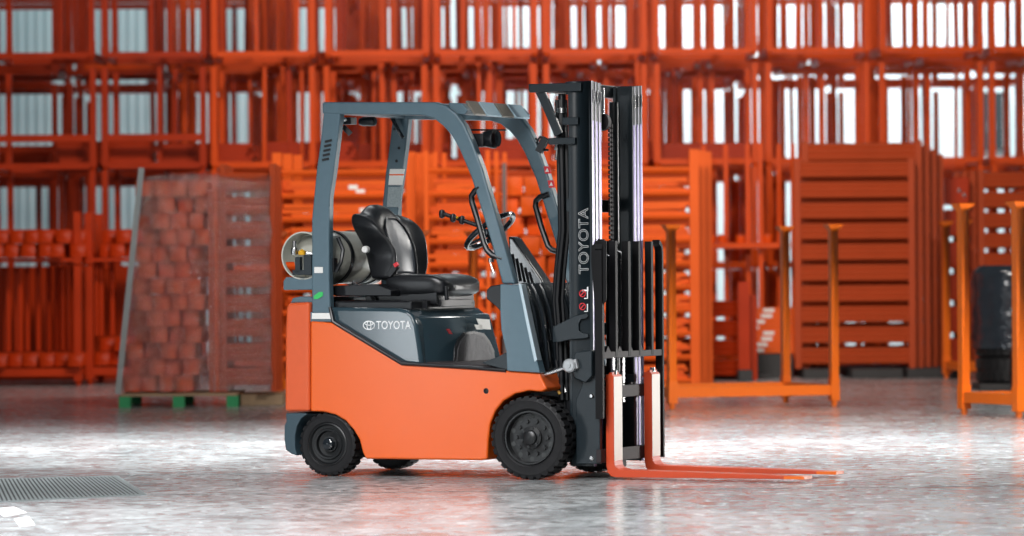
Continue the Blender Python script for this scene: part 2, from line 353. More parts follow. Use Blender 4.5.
# --- front cowl
cowlp = [(500,284),(519,285),(527,322),(540,373),(507,371),(506,352),(501,330),(500,314)]
MB().prism(poly(cowlp), .0, .08).obj('cowl_side_panel', m_grey, fl, .006)
MB().prism(poly([(500.5,284),(500.5,314),(493,306),(484,299),(484,290),(488,286)]), .03, .07).obj('cowl_wing', m_black, fl, .006)
MB().prism(poly(cowlp), .92, 1.0).obj('cowl_side_panel', m_grey, fl, .006)
MB().prism(poly([(518.5,284),(521.5,284),(529,320),(537.5,360),(534.5,362),(526,322)]), -.004, .06).obj('cowl_edge_highlight', mat('pale_edge_highlight', (.45,.55,.60), .35, metal=.4), fl, .003)  # pale strip puts the highlight on the cowl's front edge into colour
fpn = [P(519,283,.05), P(522,283,.05), P(526,290,.05), P(532,310,.05), P(535,330,.05), P(537,350,.05), P(539,372,.05), P(507,371,.05), P(505,290,.05)]
MB().prism(fpn, .085, .915).obj('front_panel', m_blackg, fl, .012, 3)
for k, vv in enumerate((.16, .27, .55, .68)):
    MB().prism([(a+.012, b) for a, b in fpn[1:7]]+[(a-.02, b) for a, b in fpn[1:7]][::-1], vv, vv+.03).obj('panel_rib', m_blackg, fl, .008)
# dashboard
dsh = [P(507,238,.5), P(511,238,.5), P(538,276,.5), P(548,284,.5), P(548,292,.5), P(510,292,.5), P(512,262,.5)]
MB().prism([P(508,236,.34), P(513,238,.34), P(541,279,.34), P(546,290,.34), P(512,290,.34), P(509,262,.34)], .34, .46).obj('dashboard', m_blackg, fl, .012, 3)
for k in range(5):
    a = P3(512+k*4.2, 254+k*4.5, .335); b2 = P3(516+k*4.2, 280+k*1.2, .335)
    MB().beam(a, b2, .012, .008).obj('dashboard_vent', m_matte, fl)
# steering column, wheel
sw = P3(490, 231, .5)
MB().tube([sw, P3(512, 268, .5)], .032, 14).obj('steering_column', m_black, fl)
stn = Vector((-.45, 0, .89)).normalized()
def ring(c, nrm, r, n=36):
    a = nrm.cross(Vector((0, 1, 0))).normalized(); b = nrm.cross(a)
    return [c+(a*math.cos(2*math.pi*k/n)+b*math.sin(2*math.pi*k/n))*r for k in range(n)]
stn = (Vector((-.60, -.0, .80))).normalized()
rg = ring(sw, stn, .158)
stw = MB().tube(rg, .0165, 10, closed=True)
for k in (3, 15, 27): stw.tube([sw-stn*.02, rg[k]], .009, 8)
stw.lathe([(.045, -.03), (.045, .0), (.03, .012), (.001, .014)], sw, 'z', 20)
stw.obj('steering_wheel', m_blackg, fl)
lv = MB()
lv.tube([P3(479,226,.35), P3(462,220,.35), P3(444,214,.35)], [.012, .011, .012], 10)
lv.obj('control_lever', m_black, fl)
kn = MB()
for x, y in ((442,214),(453,218),(462,220)):
    kn.lathe([(.001,-.026),(.015,-.02),(.019,0),(.015,.02),(.001,.026)], P3(x, y, .35), 'z', 14)
kn.obj('lever_knob', m_black, fl); MB().lathe([(.001,-.008),(.009,0),(.001,.008)], P3(457,217.5,.33), 'z', 10).obj('yellow_switch', m_yel, fl)
MB().tube([P3(491,258,.08), P3(491,262,.08)], .016, 12).tube([P3(490,262,.08), P3(494,273,.08)], .005, 8).obj('ignition_key', m_steel, fl)
# --- overhead guard
side = [(322,102),(435,102),(446,105.5),(456,113.5),(464,124),(471.5,140),(482,168),(498,223),(515,284),(502,284),(490,239),(470.5,176),(459,149),(451,135),(443,126),(434,119),(423,115.5),(322,114)]
rearp = [(324,112),(341,112),(338,140),(334.5,168),(330,198),(329.5,240),(329.5,280),(331,318),(312,318),(312,286),(312,219),(317,168),(321,140)]
rc = .9
for v0, v1, nm in ((.035, .10, 'n'), (.905, .97, 'f')):
    MB().prism(poly(side, .035), v0, v1).obj('guard_side_frame', m_grey, fl, .012, 3)
    MB().prism(poly(rearp, .045), v0+.004, v1-.004).obj('guard_rear_pillar', m_grey, fl, .01, 3)
    MB().prism(poly([(310,312),(333,312),(333,322),(310,322)], .03), v0-.01, v1+.01).obj('pillar_foot', m_grey, fl, .006)
MB().prism(poly([(321,102.5),(337,102.5),(337,113.5),(321,113.5)], .035), .1, .905).obj('rear_cross_beam', m_grey, fl, .008)
MB().prism([P(446,102.5,.035), P(460,103,.035), P(466,110,.035), P(463,114.5,.035), P(449,113.5,.035)], .06, .90).obj('front_cross_beam', m_grey, fl, .006)
uu = P(463,112,.035)
vis_a = P(459,101.5,.035); vis_b = P(468,115,.035)
def slat(v0, v1, m, nm):
    a, b = Vector((vis_a[0], 0, vis_a[1])), Vector((vis_b[0], 0, vis_b[1]))
    mb = MB(); d = (b-a).normalized(); nn = Vector((-d.z, 0, d.x)); nn = -nn if nn.z < 0 else nn
    vs = [(a.x, a.z), (b.x, b.z), (b.x-nn.x*.012, b.z-nn.z*.012), (a.x-nn.x*.012, a.z-nn.z*.012)]
    return mb.prism([(x+nn.x*.014, z+nn.z*.014) for x, z in vs], v0, v1).obj(nm, m, fl, .002)
m_slat = mat('visor_pale_blue_tint', (.42, .58, .68), .25, metal=.3, var=.05); m_slat2 = mat('visor_tan_tint', (.20, .18, .15), .3, metal=.4, var=.1)
for v0, v1, m in ((.11,.25,m_slat2), (.27,.46,m_slat), (.48,.63,m_slat2), (.65,.84,m_slat)): slat(v0, v1, m, 'visor_panel')  # panels alternate tan and pale blue across the front beam
for k in range(6):
    x0 = 345+k*17; a = P3(x0, 105, .05)
    MB().box((a.x, .1, a.z-.02), (a.x+.035, .866, a.z+.012)).obj('roof_slat', m_grey, fl, .004)
# louvres, labels
lq = MB()
for k in range(5):
    c = P3(328.5-k*.7, 141+k*4.6, .038); lq.beam((c.x-.022, .037, c.z-.004), (c.x+.022, .037, c.z+.004), .006, .013)
lq.obj('louvre', m_black, fl)
def side_patch(pts, name, m, v, t=.003):
    return MB().prism([P(x, y, v) for x, y in pts], v, v-t).obj(name, m, fl)
side_patch([(314.5,267),(323,267),(323,273),(314.5,273)], 'pale_label', m_tag, .038)
side_patch([(314,296),(319,292),(323,292),(323,296),(318,299),(314,299)], 'green_label', m_green, .038)
side_patch([(312,313),(331,313),(331,319),(312,319)], 'foot_label', m_tag, .0195, .002)
# far pillar labels, seen on its inner/front side
side_patch([(390,169),(405,169),(404,174),(389.5,174)], 'white_label', m_tag, .902)
side_patch([(389.5,175.5),(404,175.5),(402.5,185),(388.5,185)], 'white_label', m_tag, .902)
side_patch([(388.5,187),(402.5,187),(401,207),(387,207)], 'instruction_label', mat('grey_label', (.3,.36,.38), .5, var=.4, scale=90), .902)
side_patch([(389.5,174),(404,174),(404,175.5),(389.5,175.5)], 'orange_label_line', m_orange, .902)
for x, y in ((394.5,129),(399,148),(396.5,161)):
    c = P3(x, y, .904); MB().lathe([(.009,0),(.001,-.002)], c, 'y', 12).obj('pillar_hole', m_black, fl)
for x, y in ((547,170),(551,184)):
    side_patch([(x-3.2,y-3.6),(x+2.8,y-3.6),(x+4.2,y+3.6),(x-1.8,y+3.6)], 'red_warning_label', m_red, .901)
    side_patch([(x-1.6,y+1.8),(x+.4,y-2),(x+2,y+1.8)], 'warning_triangle', m_tag, .898)
# grab handles
def handle(pts, v): MB().tube([P3(x, y, v) for x, y in pts], .017, 10).obj('grab_handle', m_black, fl)
handle([(480,187),(475,191),(471.5,196),(472,202),(477,218),(484,243),(487,250),(492,255),(503,259)], .05)
handle([(549,194),(540,197),(536,201),(535.5,206),(541,226),(548,246),(552,250),(562,253)], .90)
# lamps under roof
wl = MB(); c = P3(484,139,.18); wl.box((c.x-.07,.13,c.z-.045),(c.x+.02,.24,c.z+.03)); wl.lathe([(.04,.0),(.055,.05),(.055,.07),(.001,.072)], (c.x,.18,c.z), 'x', 20)
wl.beam((c.x-.05,.1,c.z+.05),(c.x+.1,.26,c.z+.05),.02,.01); wl.obj('work_lamp', m_black, fl, .006)
c = P3(486,139,.18); MB().lathe([(.045,0),(.001,.004)], (c.x+.075,.18,c.z), 'x', 20).obj('lamp_lens', m_blackg, fl)
wr_ = MB(); c = P3(346,121,.2); wr_.box((c.x-.03,.18,c.z-.02),(c.x+.04,.26,c.z+.02)); wr_.beam((c.x-.02,.2,c.z-.03),(c.x+.02,.22,c.z-.075),.03,.03); wr_.lathe([(.02,.08),(.027,.1),(.027,.17),(.02,.18),(.001,.18)], (c.x,.22,c.z-.005), 'x', 16)
wr_.obj('rear_lamp', m_black, fl, .004)
MB().lathe([(.001,-.012),(.012,0),(.001,.012)], P3(345,119.5,.17), 'y', 10).obj('bolt', m_steel, fl)
MB().tube([P3(392,117,.86), P3(395,124,.85), P3(400,133,.86), P3(403,138,.86)], .012, 10).obj('roof_grip', m_blackg, fl)
MB().tube([P3(535,138,.93), P3(540,150,.95), P3(538,163,.93)], .012, 8).obj('front_guard_cable', m_black, fl)
# --- LPG tank across the truck
tc_ = P3(306, 257.5, .10); TRr = .153
def ycyl(prof, n=48): return MB().lathe(prof, (tc_.x, 0, tc_.z), 'y', n)
ycyl([(.001,.16),(.08,.165),(.125,.19),(TRr,.24),(TRr,.80),(.125,.86),(.08,.88),(.001,.885)]).obj('gas_tank', m_tank, fl, ang=50)
co = MB()
co.lathe([(TRr*.86,.2),(TRr*.9,.085),(TRr*.86,.085),(TRr*.82,.2)], (tc_.x,0,tc_.z+.01), 'y', 48, -125, 195); co.lathe([(TRr*.9,.086),(TRr*.9,.06),(TRr*.85,.06),(TRr*.85,.086),(TRr*.9,.086)], (tc_.x,0,tc_.z+.01), 'y', 48).obj('tank_collar', m_tank, fl, ang=50)
st = MB()
for v in (.36, .66): st.lathe([(TRr+.002,v),(TRr+.008,v),(TRr+.008,v+.035),(TRr+.002,v+.035)], (tc_.x,0,tc_.z), 'y', 48)
st.obj('tank_strap', m_black, fl)
st = MB(); st.lathe([(TRr*.95,.885),(TRr*1.04,.87),(TRr*1.04,.80),(TRr*.98,.80)], (tc_.x,0,tc_.z), 'y', 48).obj('tank_end_ring', m_black, fl)
vl = MB(); c = P3(294.5,246,.07); vl.tube([(c.x,.07,c.z+.03),(c.x,.07,c.z-.05)],.012,10).lathe([(.02,-.02),(.022,0),(.02,.02),(.001,.02)],(c.x,.07,c.z-.03),'z',12)
vl.tube([(c.x,.09,c.z-.03),(c.x+.1,.12,c.z-.05)],.012,8); vl.obj('tank_valve', m_steel, fl)
MB().lathe([(.001,-.016),(.02,-.014),(.024,.006),(.001,.02)], P3(302,252.5,.06), 'z', 14).obj('yellow_valve_cap', m_yel, fl)
bk = MB(); a = P3(305,255,.05); b2 = P3(313,275,.05); bk.box((a.x,.03,b2.z),(b2.x,.07,a.z)); a = P3(295.5,257,.05); b2 = P3(301,273,.05); bk.box((a.x,.04,b2.z),(b2.x,.07,a.z))
a = P3(293,270,.05); b2 = P3(313,275,.05); bk.box((a.x,.04,b2.z),(b2.x,.07,a.z)); bk.obj('tank_bracket', m_mast, fl, .003)
MB().prism(poly([(283,290),(283,281),(286,277),(300,278),(316,277),(316,290),(286,290)], .06), .06, .18).obj('tank_tray', m_grey, fl, .006)
MB().prism(poly([(325,290),(325,286),(380,284),(395,290),(395,296),(340,296)], .2), .15, .85).obj('tray_support', m_black, fl, .006)
for x, y, r_ in ((340,246,0),(342,256,0),(341,266,0)):
    c = P3(x, y, .12); 
MB().tube([P3(336,272,.08), P3(341,262,.08), P3(343,250,.1), P3(338,238,.12)], .012, 8).obj('gas_hose', m_black, fl)
MB().box(tuple(P3(328,258,.08)), tuple(P3(338,272,.13))).obj('clamp_block', m_black, fl, .004)
# --- seat
VC, HW = .51, .255
def seat_back():
    pL = P3(361, 276, .26); pT = P3(362, 202, .26)
    h = pT.z-pL.z+.02; rows = []; NS, NT = 14, 12
    u0 = P(384, 270, .26)[0]; lean = -.12
    def fpt(s, t):
        wdt = HW*(.88+.29*math.exp(-((t-.82)/.22)**2)-.03*math.exp(-((t-.4)/.15)**2))
        z = pL.z-.03+h*t*(1-.15/(1+math.exp(-(abs(s)-.45)*13)))
        bol = .085*abs(s)**3*(.45+.7*math.sin(math.pi*min(1, t*1.0)))
        return s*wdt, z, bol
    for i in range(NT+1):
        t = i/NT; row = []
        for j in range(NS+1):
            s = -1+2*j/NS; v, z, bol = fpt(s, t); u = u0+lean*t+.035*math.sin(t*math.pi)+bol-.01*(1-abs(s))
            if i == NT: u -= .025
            row.append((u, VC+v, z))
        for j in range(NS, -1, -1):
            s = -1+2*j/NS; v, z, bol = fpt(s, t); z += h*t*.05*abs(s); u = u0+lean*t-.105+.02*math.sin(t*math.pi)*(1-abs(s))
            if i == NT: u += .02
            row.append((u, VC+v*.93, z))
        rows.append(row)
    mb = MB(); V = mb.grid(rows, closed=True); mb.bm.faces.new(V[0]); 
    m_ = len(V[-1])
    for j in range(NS): mb.bm.faces.new([V[-1][j], V[-1][j+1], V[-1][m_-2-j], V[-1][m_-1-j]])
    mb.obj('seat_back', m_seat, fl, subsurf=2, ang=180)
    rows = []
    for i in range(11):
        t = .10+.72*i/10; row = []
        hwid = .62*math.sin(math.acos(max(-1, min(1, (i/10*1.0)**1.8*.96))))+.02
        for j in range(13):
            s = (-1+2*j/12)*min(.60, hwid); v, z, bol = fpt(s, t); row.append((u0+lean*t+.035*math.sin(t*math.pi)+bol-.01*(1-abs(s))+.006, VC+v, z))
        rows.append(row)
    mb = MB(); mb.grid(rows); o = mb.obj('seat_back_panel', m_seatg, fl, subsurf=1, ang=180)
    sd = o.modifiers.new('solid', 'SOLIDIFY'); sd.thickness = .008; sd.offset = 1
    edge = [Vector(rows[i][0])+Vector((.004,0,0)) for i in range(11)]+[Vector(p)+Vector((.004,0,0)) for p in rows[-1][1:-1]]+[Vector(rows[i][-1])+Vector((.004,0,0)) for i in range(10, -1, -1)]
    MB().tube(edge, .006, 6).obj('seat_piping', m_black, fl)
seat_back()
def cushion():
    u0 = P(383,285,.27)[0]; u1 = P(447,285,.27)[0]; z0 = P(420,298,.27)[1]; z1 = P(420,274,.27)[1]
    L = u1-u0; rows = []
    for i in range(13):
        t = i/12; row = []; e = math.sin(math.pi*min(1, max(0, t)))**.25 if 0 < t < 1 else .35
        hw = (HW+.01)*(.97 if t < .9 else .93)
        th = (z1-z0)*(1.05 if .1 < t < .95 else .8)
        n = 24
        for k in range(n):
            a = 2*math.pi*k/n; cx = math.copysign(abs(math.cos(a))**.42, math.cos(a)); cz = math.copysign(abs(math.sin(a))**.6, math.sin(a))
            zz = (z0+z1)/2+cz*th/2*e
            if cz > 0: zz += .028*(abs(cx)**4)*(1-.3*t) - .012*(1-abs(cx))
            if t > .8: zz -= .015*(t-.8)/.2
            row.append((u0+L*t, VC+cx*hw*(.9+.1*e), zz))
        rows.append(row)
    mb = MB(); V = mb.grid(rows, closed=True); mb.bm.faces.new(V[0]); mb.bm.faces.new(V[-1])
    mb.obj('seat_cushion', m_seat, fl, subsurf=1, ang=180)
cushion()
a = P3(352,300,.3); b2 = P3(440,305,.3)
MB().box((a.x,.3,b2.z-.01),(b2.x,.72,a.z+.0)).obj('seat_rail', m_black, fl, .004)
sb = MB(); a = P3(366,292,.28); b2 = P3(384,304,.28); sb.box((a.x,.27,b2.z),(b2.x+.34,.76,a.z)); sb.box((b2.x,.23,b2.z-.03),(b2.x+.30,.80,b2.z+.02)); sb.tube([P3(352,283,.24),P3(367,291,.24),P3(374,300,.24)],.010,8)
sb.tube([P3(446,286,.27),P3(447,300,.27)],.014,10); sb.obj('seat_base', m_black, fl, .004)
for x, y, r_ in ((367,249.5,.020),(379.5,290.5,.016)):
    MB().lathe([(r_,0),(r_,-.03),(r_*.7,-.036),(.001,-.036)], P3(x,y,.235), 'y', 20).obj('recliner_knob', m_tag, fl)
MB().beam(P3(389,276,.27), P3(397,265,.27), .03, .035).obj('seat_belt_buckle', m_black, fl, .004)
MB().beam(P3(394.5,266,.25), P3(398,263.5,.25), .02, .022).obj('buckle_button', m_red, fl, .002)
# --- mast
zt = P(580,81,.16)[1]; zb = P(580,466,.16)[1]
ua = P(568.5,200,.16)[0]; ub = P(592,200,.16)[0]
def rail(v0, sgn, nm):
    # three nested channels, open towards the centre, each stepping inwards and forwards
    for k in range(3):
        va = v0+sgn*.048*k; vb = va+sgn*.014; a = ua+.012*k; b = ub+.0*k; vf = va+sgn*.042
        z1 = zt-(.0 if k == 0 else .004*k); z0 = zb+.02*k
        m = (m_mast, m_mast, m_mast)[k]
        mb = MB(); mb.box((a,va,z0),(b,vb,z1)); mb.box((b-.016,va,z0),(b,vf,z1)); mb.box((a,va,z0),(a+.016,vf,z1))
        o = mb.obj('mast_rail', m, fl, .002)
        # worn running strip on the front flange
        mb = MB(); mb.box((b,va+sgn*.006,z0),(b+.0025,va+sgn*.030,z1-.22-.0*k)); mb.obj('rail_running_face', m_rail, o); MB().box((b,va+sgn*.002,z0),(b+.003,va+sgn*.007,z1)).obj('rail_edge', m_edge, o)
        mb = MB(); mb.beam((b+.001,va+sgn*.018,z1-.05),(b+.001,va+sgn*.018,z1-.12),.02,.006); mb.obj('rail_roller', m_steel, o, .002)
rail(.16, 1, 'near'); rail(.87, -1, 'far')
# cross members between rails
for y in (88, 205, 330, 440):
    z = P(580,y,.2)[1]; MB().box((ua-.02,.17,z-.035),(ua+.02,.86,z+.035)).obj('mast_cross_member', m_mast, fl, .004)
zc = P(580,84,.2)[1]
MB().tube([(ua+.07,.36,zb+.1),(ua+.07,.36,zt-.1)],.026,16).tube([(ua+.07,.64,zb+.1),(ua+.07,.64,zt-.1)],.026,16).obj('lift_cylinder', m_black, fl)
MB().tube([(ua+.09,.385,zt-.18),(ua+.09,.385,zt-.03)],.034,18).obj('cylinder_head', m_steel, fl, .004)
MB().lathe([(.001,-.02),(.05,-.02),(.05,.02),(.001,.02)], (ua+.10,.40,zt-.22), 'y', 24).obj('chain_wheel', m_dsteel, fl)
MB().tube([(ua+.11,.50,zb+.2),(ua+.11,.50,zb+1.25)],.035,16).obj('centre_lift_cylinder', m_black, fl)
ch = MB(); 
z = zb+.35
while z < zt-.25:
    for v in (.415, .445) : ch.box((ua+.13,v,z),(ua+.142,v+.010,z+.020))
    ch.box((ua+.133,.41,z+.006),(ua+.139,.46,z+.014))
    z += .026
ch.obj('lift_chain', m_dsteel, fl)
for v, px in ((.36,611),(.50,621)):
    ch = MB(); z = P(605,402,v)[1]; ztop = P(605,262 if v < .4 else 258,v)[1]
    while z < ztop:
        ch.box((ub+.02,v,z),(ub+.032,v+.03,z+.013)); ch.box((ub+.022,v+.006,z+.013),(ub+.03,v+.024,z+.022)); z += .022
    ch.tube([(ub+.026,v+.015,ztop),(ub+.02,v+.015,ztop+.03),(ub-.03,v+.015,ztop+.045)],.008,6)
    ch.obj('carriage_chain', m_steel, fl)
# hoses behind mast
for v, dx, r_ in ((.22,0,.016),(.25,5,.014),(.3,2,.012),(.27,-3,.012)):
    MB().tube([P3(560+dx,100,v), P3(561+dx,140,v), P3(562+dx,180,v), P3(563+dx,230,v), P3(559+dx,270,v), P3(557+dx,300,v), P3(560+dx,340,v), P3(562+dx,400,v)], r_, 8).obj('hydraulic_hose', m_black, fl)
MB().tube([P3(562,94,.23), P3(562,132,.23)], .022, 14).obj('hose_fitting', m_black, fl)
MB().tube([P3(562,108,.22), P3(562,113,.22)], .026, 14).obj('fitting_ring', m_steel, fl)
MB().tube([P3(555,150,.2), P3(558,135,.2), P3(554,120,.2)], .007, 8).tube([P3(556,160,.2), P3(557,148,.2), P3(557,136,.2)], .007, 8).obj('pale_cable', m_steel, fl)
def hbox(x0,y0,x1,y1,v0,v1,name,m=m_mast,bev=.004):
    a = P3(x0,y0,v0); b = P3(x1,y1,v0); return MB().box((a.x,v0,b.z),(b.x,v1,a.z)).obj(name, m, fl, bev)
hbox(529,84,581,91,.13,.16,'top_arm'); hbox(529,84,578,91,.87,.90,'top_arm'); 
a = P3(529,84,.17); b2 = P3(536,91,.17); MB().box((a.x,.16,b2.z),(b2.x,.87,a.z)).obj('top_cross_bar', m_mast, fl, .004)
MB().beam(P3(541,91,.16), P3(559,135,.16), .025, .05).obj('top_strut', m_mast, fl, .004); MB().beam(P3(539,91,.85), P3(559,135,.85), .025, .04).obj('top_strut', m_mast, fl, .004)
hbox(562,117.5,578,124.5,.13,.16,'hose_bracket'); hbox(548,138,575,144,.13,.16,'hose_bracket')
mb = MB(); mb.tube([P3(546,139,.2),P3(540,137,.22),P3(537,142,.24),P3(541,150,.22),P3(548,150,.2)],.007,8); mb.beam(P3(546,138,.2),P3(539,152,.2),.03,.04); mb.obj('hose_clamp', m_black, fl)
# side claw bracket
claw = [(552.6,327),(574,316),(586,313.3),(588.5,316),(586,318.5),(581,319.5),(578.5,324),(579,331),(583,333),(588,334),(588.5,337.5),(585,338.5),(571,339.5),(560,342),(552.6,342.5)]
MB().prism(poly(claw, .14), .14, .159).obj('side_bracket', m_mast, fl, .004)
# lower mast plate
MB().prism(poly([(582,350),(600,350),(600,464),(576,464),(576,400),(582,385)], .13), .13, .16).obj('lower_mast_plate', m_mast, fl, .005)
MB().prism(poly([(575,352),(592,350),(592,376),(585,383),(574,378),(570,366)], .09), .09, .13).obj('tilt_anchor', m_mast, fl, .008)
for x, y in ((592,396),(592,458)):
    MB().lathe([(.016,0),(.016,-.008),(.010,-.014),(.001,-.014)], P3(x,y,.13), 'y', 6).obj('plate_bolt', m_steel, fl)
MB().tube([P3(541,376,.07), P3(570,366,.07)], .013, 12).obj('tilt_cylinder_rod', m_steel, fl)
MB().lathe([(.036,.012),(.038,0),(.038,-.03),(.030,-.036),(.014,-.036),(.013,-.042),(.001,-.042)], P3(571,365.5,.08), 'y', 28).obj('tilt_rod_end', m_cst, fl)
MB().beam(P3(571,365.5,.075), P3(578,363.5,.075), .03, .055).obj('tilt_clevis', m_cst, fl, .006)
# clutter behind wheel: valve block and hoses
MB().box((uf+.02,.25,.3),(ua-.01,.75,.62)).obj('valve_block', m_black, fl, .01)
for k, (x, y) in enumerate(((545,352),(549,358),(556,360),(560,368))):
    MB().tube([P3(x,y,.24), P3(x+2,y+14,.24), P3(x+6,y+24,.24)], .008, 8).obj('hydraulic_line', m_steel if k % 2 else m_black, fl)
MB().tube([P3(558,391,.2), P3(560,394,.2)], .008, 8).obj('yellow_plug', m_yel, fl)
# --- mast lettering
Mt = Matrix(((0,-1,0,0),(0,0,-1,0),(1,0,0,0),(0,0,0,1)))
a = P3(588.5,274,.16); sz = abs(P(579,240,.16)[0]-P(588.5,240,.16)[0])
Ht = P(584,208,.2)[1]-P(584,274,.2)[1]
text_mesh('brand_lettering', 'TOYOTA', sz/.69, Matrix.Translation((a.x,.1585,a.z)) @ Mt, m_white, fl, outline=.0012, width=Ht)
a = P3(588.2,291.5,.16); text_mesh('letter_marking', 'L', .050, Matrix.Translation((a.x,.158,a.z)) @ Mt, m_white, fl, bold=.002)
for y in (293.5, 306.5):
    c = P3(582.5,y,.1585)
    mb = MB().tube([Vector((c.x+.018*math.cos(q_), .1585, c.z+.018*math.sin(q_))) for q_ in [2*math.pi*k/24 for k in range(24)]], .003, 6, closed=True); mb.beam((c.x-.012,.1585,c.z-.012),(c.x+.012,.1585,c.z+.012),.003,.005); mb.obj('prohibition_mark', m_red, fl)
    c = P3(587.5,y+1,.158); mb = MB(); mb.box((c.x-.003,.157,c.z-.022),(c.x+.003,.1595,c.z+.02)); mb.box((c.x-.02,.157,c.z-.024),(c.x+.003,.1595,c.z-.019)); mb.obj('pictogram_mark', m_white, fl)
# --- hood lettering and emblem
a = P3(376.5,329,.045); wd_ = P(411,325,.045)[0]-a.x; hh = P(380,321,.045)[1]-a.z
text_mesh('brand_lettering', 'TOYOTA', hh/.69, Matrix.Translation((a.x,.0435,a.z)) @ Matrix(((1,0,0,0),(0,0,-1,0),(0,1,0,0),(0,0,0,1))), m_white, fl, width=wd_, bold=.0005)
def ell(c, rx, rz, n=28): return [Vector((c.x+rx*math.cos(2*math.pi*k/n), .0435, c.z+rz*math.sin(2*math.pi*k/n))) for k in range(n)]
c = P3(369,325.3,.0435); em = MB(); em.tube(ell(c,.036,.024), .0030, 6, closed=True); em.tube(ell(c,.013,.023), .0026, 6, closed=True)
em.tube(ell(Vector((c.x,0,c.z+.011)),.026,.0105), .0026, 6, closed=True); em.obj('oval_emblem', m_white, fl)
# --- carriage and load backrest
uF = P(608,420,.22)[0]
def bar(x, y0, y1, v0, v1, name='carriage_bar', m=m_dsteel):
    z0 = P(640,y1,.5)[1]; z1 = P(640,y0,.5)[1]; return MB().box((uF-.03,v0,z0),(uF,v1,z1)).obj(name, m, fl, .004)
bar(0,385,397,.12,.90); bar(0,447,460,.12,.90)
MB().box((uF-.05,.40,P(640,470,.5)[1]+.02),(uF-.01,.50,P(640,447,.5)[1])).obj('carriage_lug', m_dsteel, fl, .003)
for v in (.30,.36,.42,.55,.6): MB().box((uF-.012,v,P(640,384,.5)[1]-.002),(uF,v+.02,P(640,384,.5)[1]+.008)).obj('carriage_notch', m_dsteel, fl)
for v in (.30,.66): MB().box((uF-.10,v,P(640,458,.5)[1]),(uF-.03,v+.03,P(640,375,.5)[1])).obj('carriage_side_plate', m_mast, fl, .003)
zt2 = P(640,241,.5)[1]; zm = P(640,354,.5)[1]
VN, VF = .11, .965
for v, wv in ((VN,.02),(.29,.024),(.47,.03),(.62,.02),(.80,.026)):
    MB().box((uF-.02,v,zm-.01),(uF+.02,v+wv*1.3,zt2)).obj('backrest_bar', m_matte, fl, .003)
mb = MB(); fz = zt2
pth = [(uF,VN+.0,zm-.35),(uF,VN,fz-.05),(uF,VN+.012,fz-.02),(uF,VN+.04,fz),(uF,VF-.05,fz),(uF,VF-.015,fz-.02),(uF,VF,fz-.05),(uF,VF,P(660,457,VF)[1])]
for i in range(len(pth)-1): mb.beam(pth[i], pth[i+1], .045, .025, up=(0,1,0))
mb.obj('backrest_frame', m_matte, fl, .003)
MB().box((uF-.02,VN,zm-.018),(uF+.018,VF,zm+.018)).obj('backrest_lower_bar', m_dsteel, fl, .003)
mb = MB()
for v in (.22,.38,.53,.68,.83): mb.prism([(v-.045,zm+.018),(v+.02,zm+.018),(v-.02,zm+.05)], uF-.012, uF+.012, lambda a_, b_, t: (t, a_, b_))
mb.obj('backrest_gusset', m_dsteel, fl)
mb = MB(); a = P3(590,243,VN+.02); mb.prism([P(591,246,VN),P(597,241.5,VN),P(606,240.5,VN),P(606,300,VN),P(600,310,VN),P(594,300,VN),P(591,262,VN)], VN, VN+.012); mb.obj('backrest_side_plate', m_matte, fl, .004)
# --- forks
def fork(v0, v1, ytop, ybot, xtip, vp):
    u0 = P(608,420,.22)[0]; ztop = P(612,374.5,.22)[1]; T = .048; zf = .012; z1 = zf+.042
    ul = u0+T; L = P(xtip,474,vp)[0]-u0
    prof = [(u0,ztop),(u0,.075),(u0+.008,.04),(u0+.028,.018),(u0+.055,zf),(u0+L,zf+.006),(u0+L,zf+.018),(u0+L*.8,zf+.027),(ul+.05,z1),(ul+.02,z1+.006),(ul+.004,z1+.022),(ul,z1+.045),(ul,ztop-.01),(ul-.008,ztop)]
    n = len(prof)
    mb = MB(); mb.prism(prof, v0, v1)
    o = mb.obj('fork', m_fork, fl, .003)
    fa = MB().box((ul,v0+.004,z1+.05),(ul+.0015,v1-.004,ztop-.012)).obj('fork_front_face', m_cream, o)  # thin cream face on the front of the red shank
    fa['label'] = 'pale front face of fork shank'
    MB().prism([(u0-.02,ztop-.03),(u0+.01,ztop+.0),(u0+.02,ztop+.012),(u0+.034,ztop+.012),(u0+.034,ztop-.02)], v0+.01, v1-.01).obj('fork_hook', m_fork, o, .002)
    MB().box((u0+L*.90,v0-.001,zf+.005),(u0+L+.001,v1+.001,zf+.021)).obj('fork_tip', m_new, o)
    MB().tube([(u0+.028,(v0+v1)/2,ztop+.0),(u0+.028,(v0+v1)/2,ztop+.026)],.014,12).obj('fork_pin', m_steel, o)
fork(.19, .31, 0, 0, 806, .22); fork(.73, .85, 0, 0, 836, .73)

